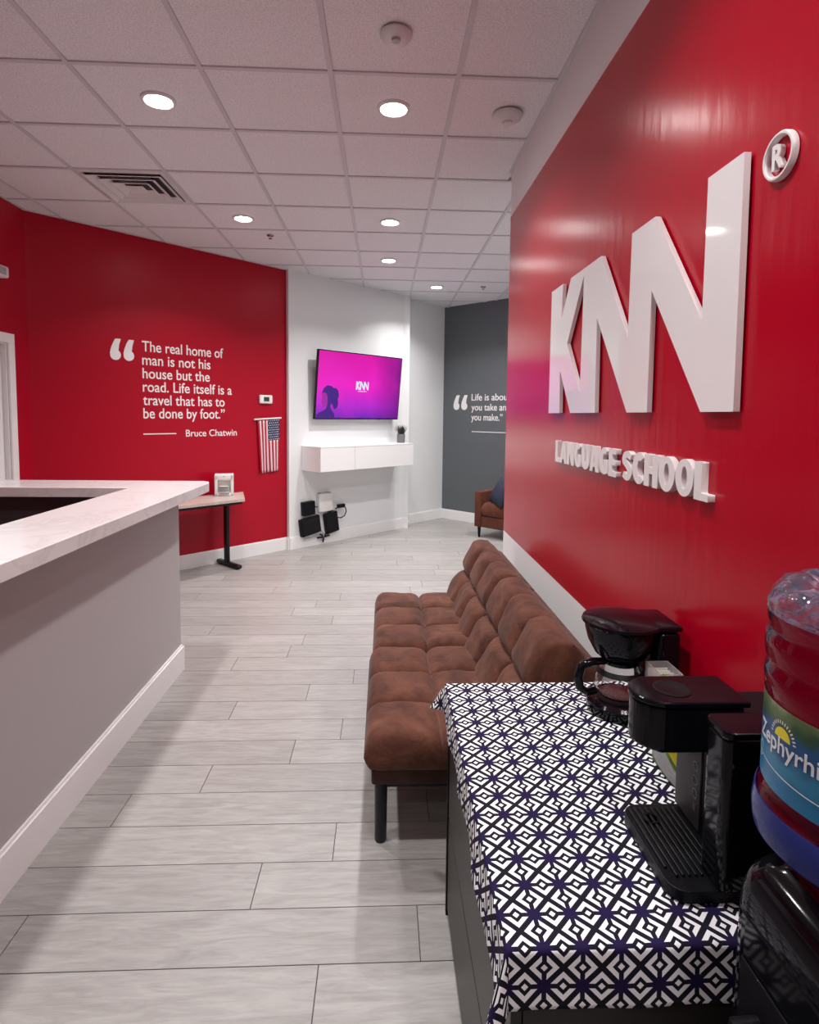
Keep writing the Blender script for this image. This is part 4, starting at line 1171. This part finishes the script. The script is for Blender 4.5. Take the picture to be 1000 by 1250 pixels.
# the brew head is a D-shape with its rounded end towards the room
hp = [(.690, 1.042)]+[(.556-.062*math.sin(math.pi*i/20), 1.098-.056*math.cos(math.pi*i/20)) for i in range(21)]+[(.690, 1.154)]
b = MB(); b.prism(hp, z+.196, z+.2845); o = pbuild(b, 'brew_head', M['black'], False); bevel(o, .006, 3)
hp2 = [(.70, 1.039)]+[(.554-.065*math.sin(math.pi*i/20), 1.098-.059*math.cos(math.pi*i/20)) for i in range(21)]+[(.70, 1.157)]
b = MB(); b.prism(hp2, z+.285, z+.297); o = pbuild(b, 'lid', M['black'], False); bevel(o, .004, 3)
b = MB(); b.lathe([(.0001, 0), (.030, 0), (.033, .001), (.036, 0), (.036, -.002)], 32, (.575, 1.098, z+.2982)); pbuild(b, 'lid_ring', M['black_m'])
b = MB(); b.lathe([(.0001, 0), (.012, 0), (.016, .02), (.0001, .02)], 20, (.553, 1.09, z+.177)); pbuild(b, 'spout', M['black_m'])
b = MB(); b.box((.6165, 1.055, z+.03), (.6205, 1.146, z+.195), 0, .001); cp = pbuild(b, 'control_strip', M['dark_panel'])
for i, zz in enumerate((.152, .124, .097, .070)):
    b = MB(); zc = z+zz
    if i < 3: b.lathe([(.0075, 0), (.0095, 0), (.0095, .0008), (.0075, .0008), (.0075, 0)], 20, (0, 0, 0)); b.box((-.0012, .003, 0), (.0012, .0065, .0008))
    else: b.box((-.007, -.0035, 0), (.007, -.0015, .0008)); b.box((-.007, .0015, 0), (.007, .0035, .0008))
    b.xf(Matrix.Translation((.6163, 1.072, zc)) @ Matrix.Rotation(-math.pi/2, 4, 'Y'))
    o = pbuild(b, 'button_icon', M['icon'], False)
    o.parent = cp

# ------------------------------------------------------------------ water dispenser and bottle
DX0, DX1, DYa, DYb, DZt = .530, .828, .545, .825, .955
wd = empty('water_dispenser', ((DX0+DX1)/2, (DYa+DYb)/2, 0), 0, 'glossy black floor-standing water dispenser at the right edge', 'water dispenser')
wb = ((DX0+DX1)/2, (DYa+DYb)/2, 0)
b = MB(); prof = rounded(DX0, DX1, DYa, DYb, .05, 8)
b.prism(prof, .02, .866); o = loc(b, wb).build('cabinet_body', M['black'], wd, False); bevel(o, .006, 2)
b = MB(); n = len(prof); cxm, cym = wb[0], wb[1]
rings = [(.8665, 1.0), (.873, 1.0), (.896, .98), (.918, .93), (.936, .84), (.946, .70), (.942, .62), (.935, .55)]
vs = []
for zz, k in rings: vs += [(cxm+(p[0]-cxm)*k, cym+(p[1]-cym)*k, zz) for p in prof]
fs = [tuple(range(n))[::-1], tuple((len(rings)-1)*n+i for i in range(n))]
for r_ in range(len(rings)-1): fs += [(r_*n+i, r_*n+(i+1) % n, (r_+1)*n+(i+1) % n, (r_+1)*n+i) for i in range(n)]
b.add(vs, fs); loc(b, wb).build('top_collar', M['black'], wd, True)
b = MB(); b.box((DX0-.004, DYa+.05, .45), (DX0-.0005, DYb-.05, .80), 0, .001); loc(b, wb).build('tap_recess', M['black_m'], wd)
for yy, c_ in ((.64, M['black_m']), (.73, M['black_m'])):
    b = MB(); b.tube([(DX0-.004, yy, .74), (DX0-.035, yy, .74), (DX0-.04, yy, .70)], .011, 12); loc(b, wb).build('tap', c_, wd, True)
for sx_ in (DX0+.04, DX1-.04):
    for sy_ in (DYa+.04, DYb-.04):
        b = MB(); b.lathe([(.0001, 0), (.016, 0), (.018, .02), (.0001, .02)], 14, (sx_, sy_, 0)); loc(b, wb).build('foot', M['black_m'], wd, True)

BX, BY, BZ = .65, .705, .949
wt = empty('water_bottle', (BX, BY, BZ), 0, 'large blue-tinted water bottle upside down on the dispenser', 'bottle')
R = .132
prof = [(.0001, .0), (.030, .0), (.034, .02), (.060, .030), (.108, .044), (.130, .062), (.138, .080), (.139, .100), (.136, .118), (.1325, .126),
        (.1305, .134), (.1305, .262), (.1325, .268), (.1335, .282), (.1325, .292), (.128, .299), (.1275, .304), (.1335, .310), (.1345, .322), (.1335, .340), (.130, .345),
        (.1295, .350), (.133, .360), (.134, .372)]
b = MB(); b.lathe(prof+[(.0001, .372)], 72); b.build('body', M['water'], wt, True)
prof2 = [(.0001, .3725), (.134, .3725), (.1335, .384), (.129, .397), (.118, .408), (.102, .413), (.092, .411), (.080, .403), (.060, .397), (.035, .401), (.0001, .399)]
b = MB(); n0 = len(b.v); b.lathe(prof2, 72)
for i, v in enumerate(b.v):
    a = math.atan2(v[1], v[0]); r_ = math.hypot(v[0], v[1])
    if .05 < r_ < .125 and v[2] > .396: b.v[i] = (v[0], v[1], v[2]+.004*math.cos(a*14))
b.build('ribbed_base', M['water_top'], wt, True)
b = MB(); b.lathe([(.1382, .070), (.1402, .084), (.1404, .098), (.1375, .116), (.1345, .116), (.136, .098), (.136, .084), (.134, .072), (.1382, .070)], 72); b.build('blue_shoulder_ring', M['water_dk'], wt, True)

# label wrap, text wrapped on the same cylinder
LR = .1316; LZ0, LZ1 = .140, .258
ACAM = math.atan2(-BY, -BX)       # bearing of the room side as seen from the bottle
def cyl(u, v, r): # u metres to the right along the wrap, v height
    a = ACAM + u/LR
    return (r*math.cos(a), r*math.sin(a), v)
b = MB(); ns = 96; vs = []; 
for r_ in (LR,):
    for j in range(5):
        for i in range(ns+1):
            a = ACAM-2.0+4.0*i/ns; vs.append((r_*math.cos(a), r_*math.sin(a), LZ0+(LZ1-LZ0)*j/4))
fs = [(j*(ns+1)+i, j*(ns+1)+i+1, (j+1)*(ns+1)+i+1, (j+1)*(ns+1)+i) for j in range(4) for i in range(ns)]
me = bpy.data.meshes.new('label'); me.from_pydata(vs, [], fs); ul = me.uv_layers.new(name='UVMap')
for lp in me.loops:
    v = vs[lp.vertex_index]; iu = lp.vertex_index % (ns+1); ul.data[lp.index].uv = (iu/ns*.527, v[2]-LZ0)
for p in me.polygons: p.use_smooth = True
lab = link('label', me, M['label'], wt)
def wrap(me, name, m_, u0, v0, r_, parent=lab):
    bm = bmesh.new(); bm.from_mesh(me)
    bmesh.ops.triangulate(bm, faces=bm.faces[:])
    long_e = [e for e in bm.edges if e.calc_length() > .012]
    if long_e: bmesh.ops.subdivide_edges(bm, edges=long_e, cuts=3)
    for v in bm.verts: v.co = cyl(u0+v.co.x, v0+v.co.y, r_+v.co.z)
    bm.to_mesh(me); bm.free(); return link(name, me, m_, parent)
UL = -.170     # left end of the name on the wrap
wrap(text_mesh('Zephyrhills', .142, .023, .0004, .010), 'brand_lettering', M['label_w'], UL, LZ0+.056, LR+.0002)
wrap(extrude_poly(disc_poly(0, 0, .0145, 20, .0145, 0, math.pi)+[(-.0145, 0)], [], 0, .0004), 'sun_emblem', M['sun'], UL+.060, LZ0+.078, LR+.0002)
b = MB()
for i in range(15):
    a = math.pi*(i+.5)/15
    c = Vector((math.cos(a), math.sin(a), 0)); p = Vector((-math.sin(a), math.cos(a), 0))*.0010
    b.add([c*.019-p, c*.019+p, c*.0235+p, c*.0235-p], [(0, 1, 2, 3)])
wrap(b.mesh('ray', fix=False), 'sun_rays', M['label_w'], UL+.060, LZ0+.078, LR+.0005)
b = MB()
for i in range(30):
    u0 = i*.010; f_ = lambda u: .028-.012*math.sin(min(1, u/.2)*1.57)
    b.add([(u0, f_(u0), 0), (u0+.0101, f_(u0+.01), 0), (u0+.0101, f_(u0+.01)+.0016, 0), (u0, f_(u0)+.0016, 0)], [(0, 1, 2, 3)])
wrap(b.mesh('line', fix=False), 'white_swash', M['label_w'], UL-.02, LZ0+.006, LR+.0005)
wrap(extrude_poly(disc_poly(0, 0, .0085, 18, .012), [disc_poly(0, 0, .006, 18, .009)], 0, .0003), 'round_badge', M['label_b'], UL+.004, LZ0+.036, LR+.0002)

for o in bpy.data.objects:
    if o.type == 'MESH' and o.parent is None and 'kind' not in o.keys() and 'label' not in o.keys(): print('UNLABELLED', o.name)
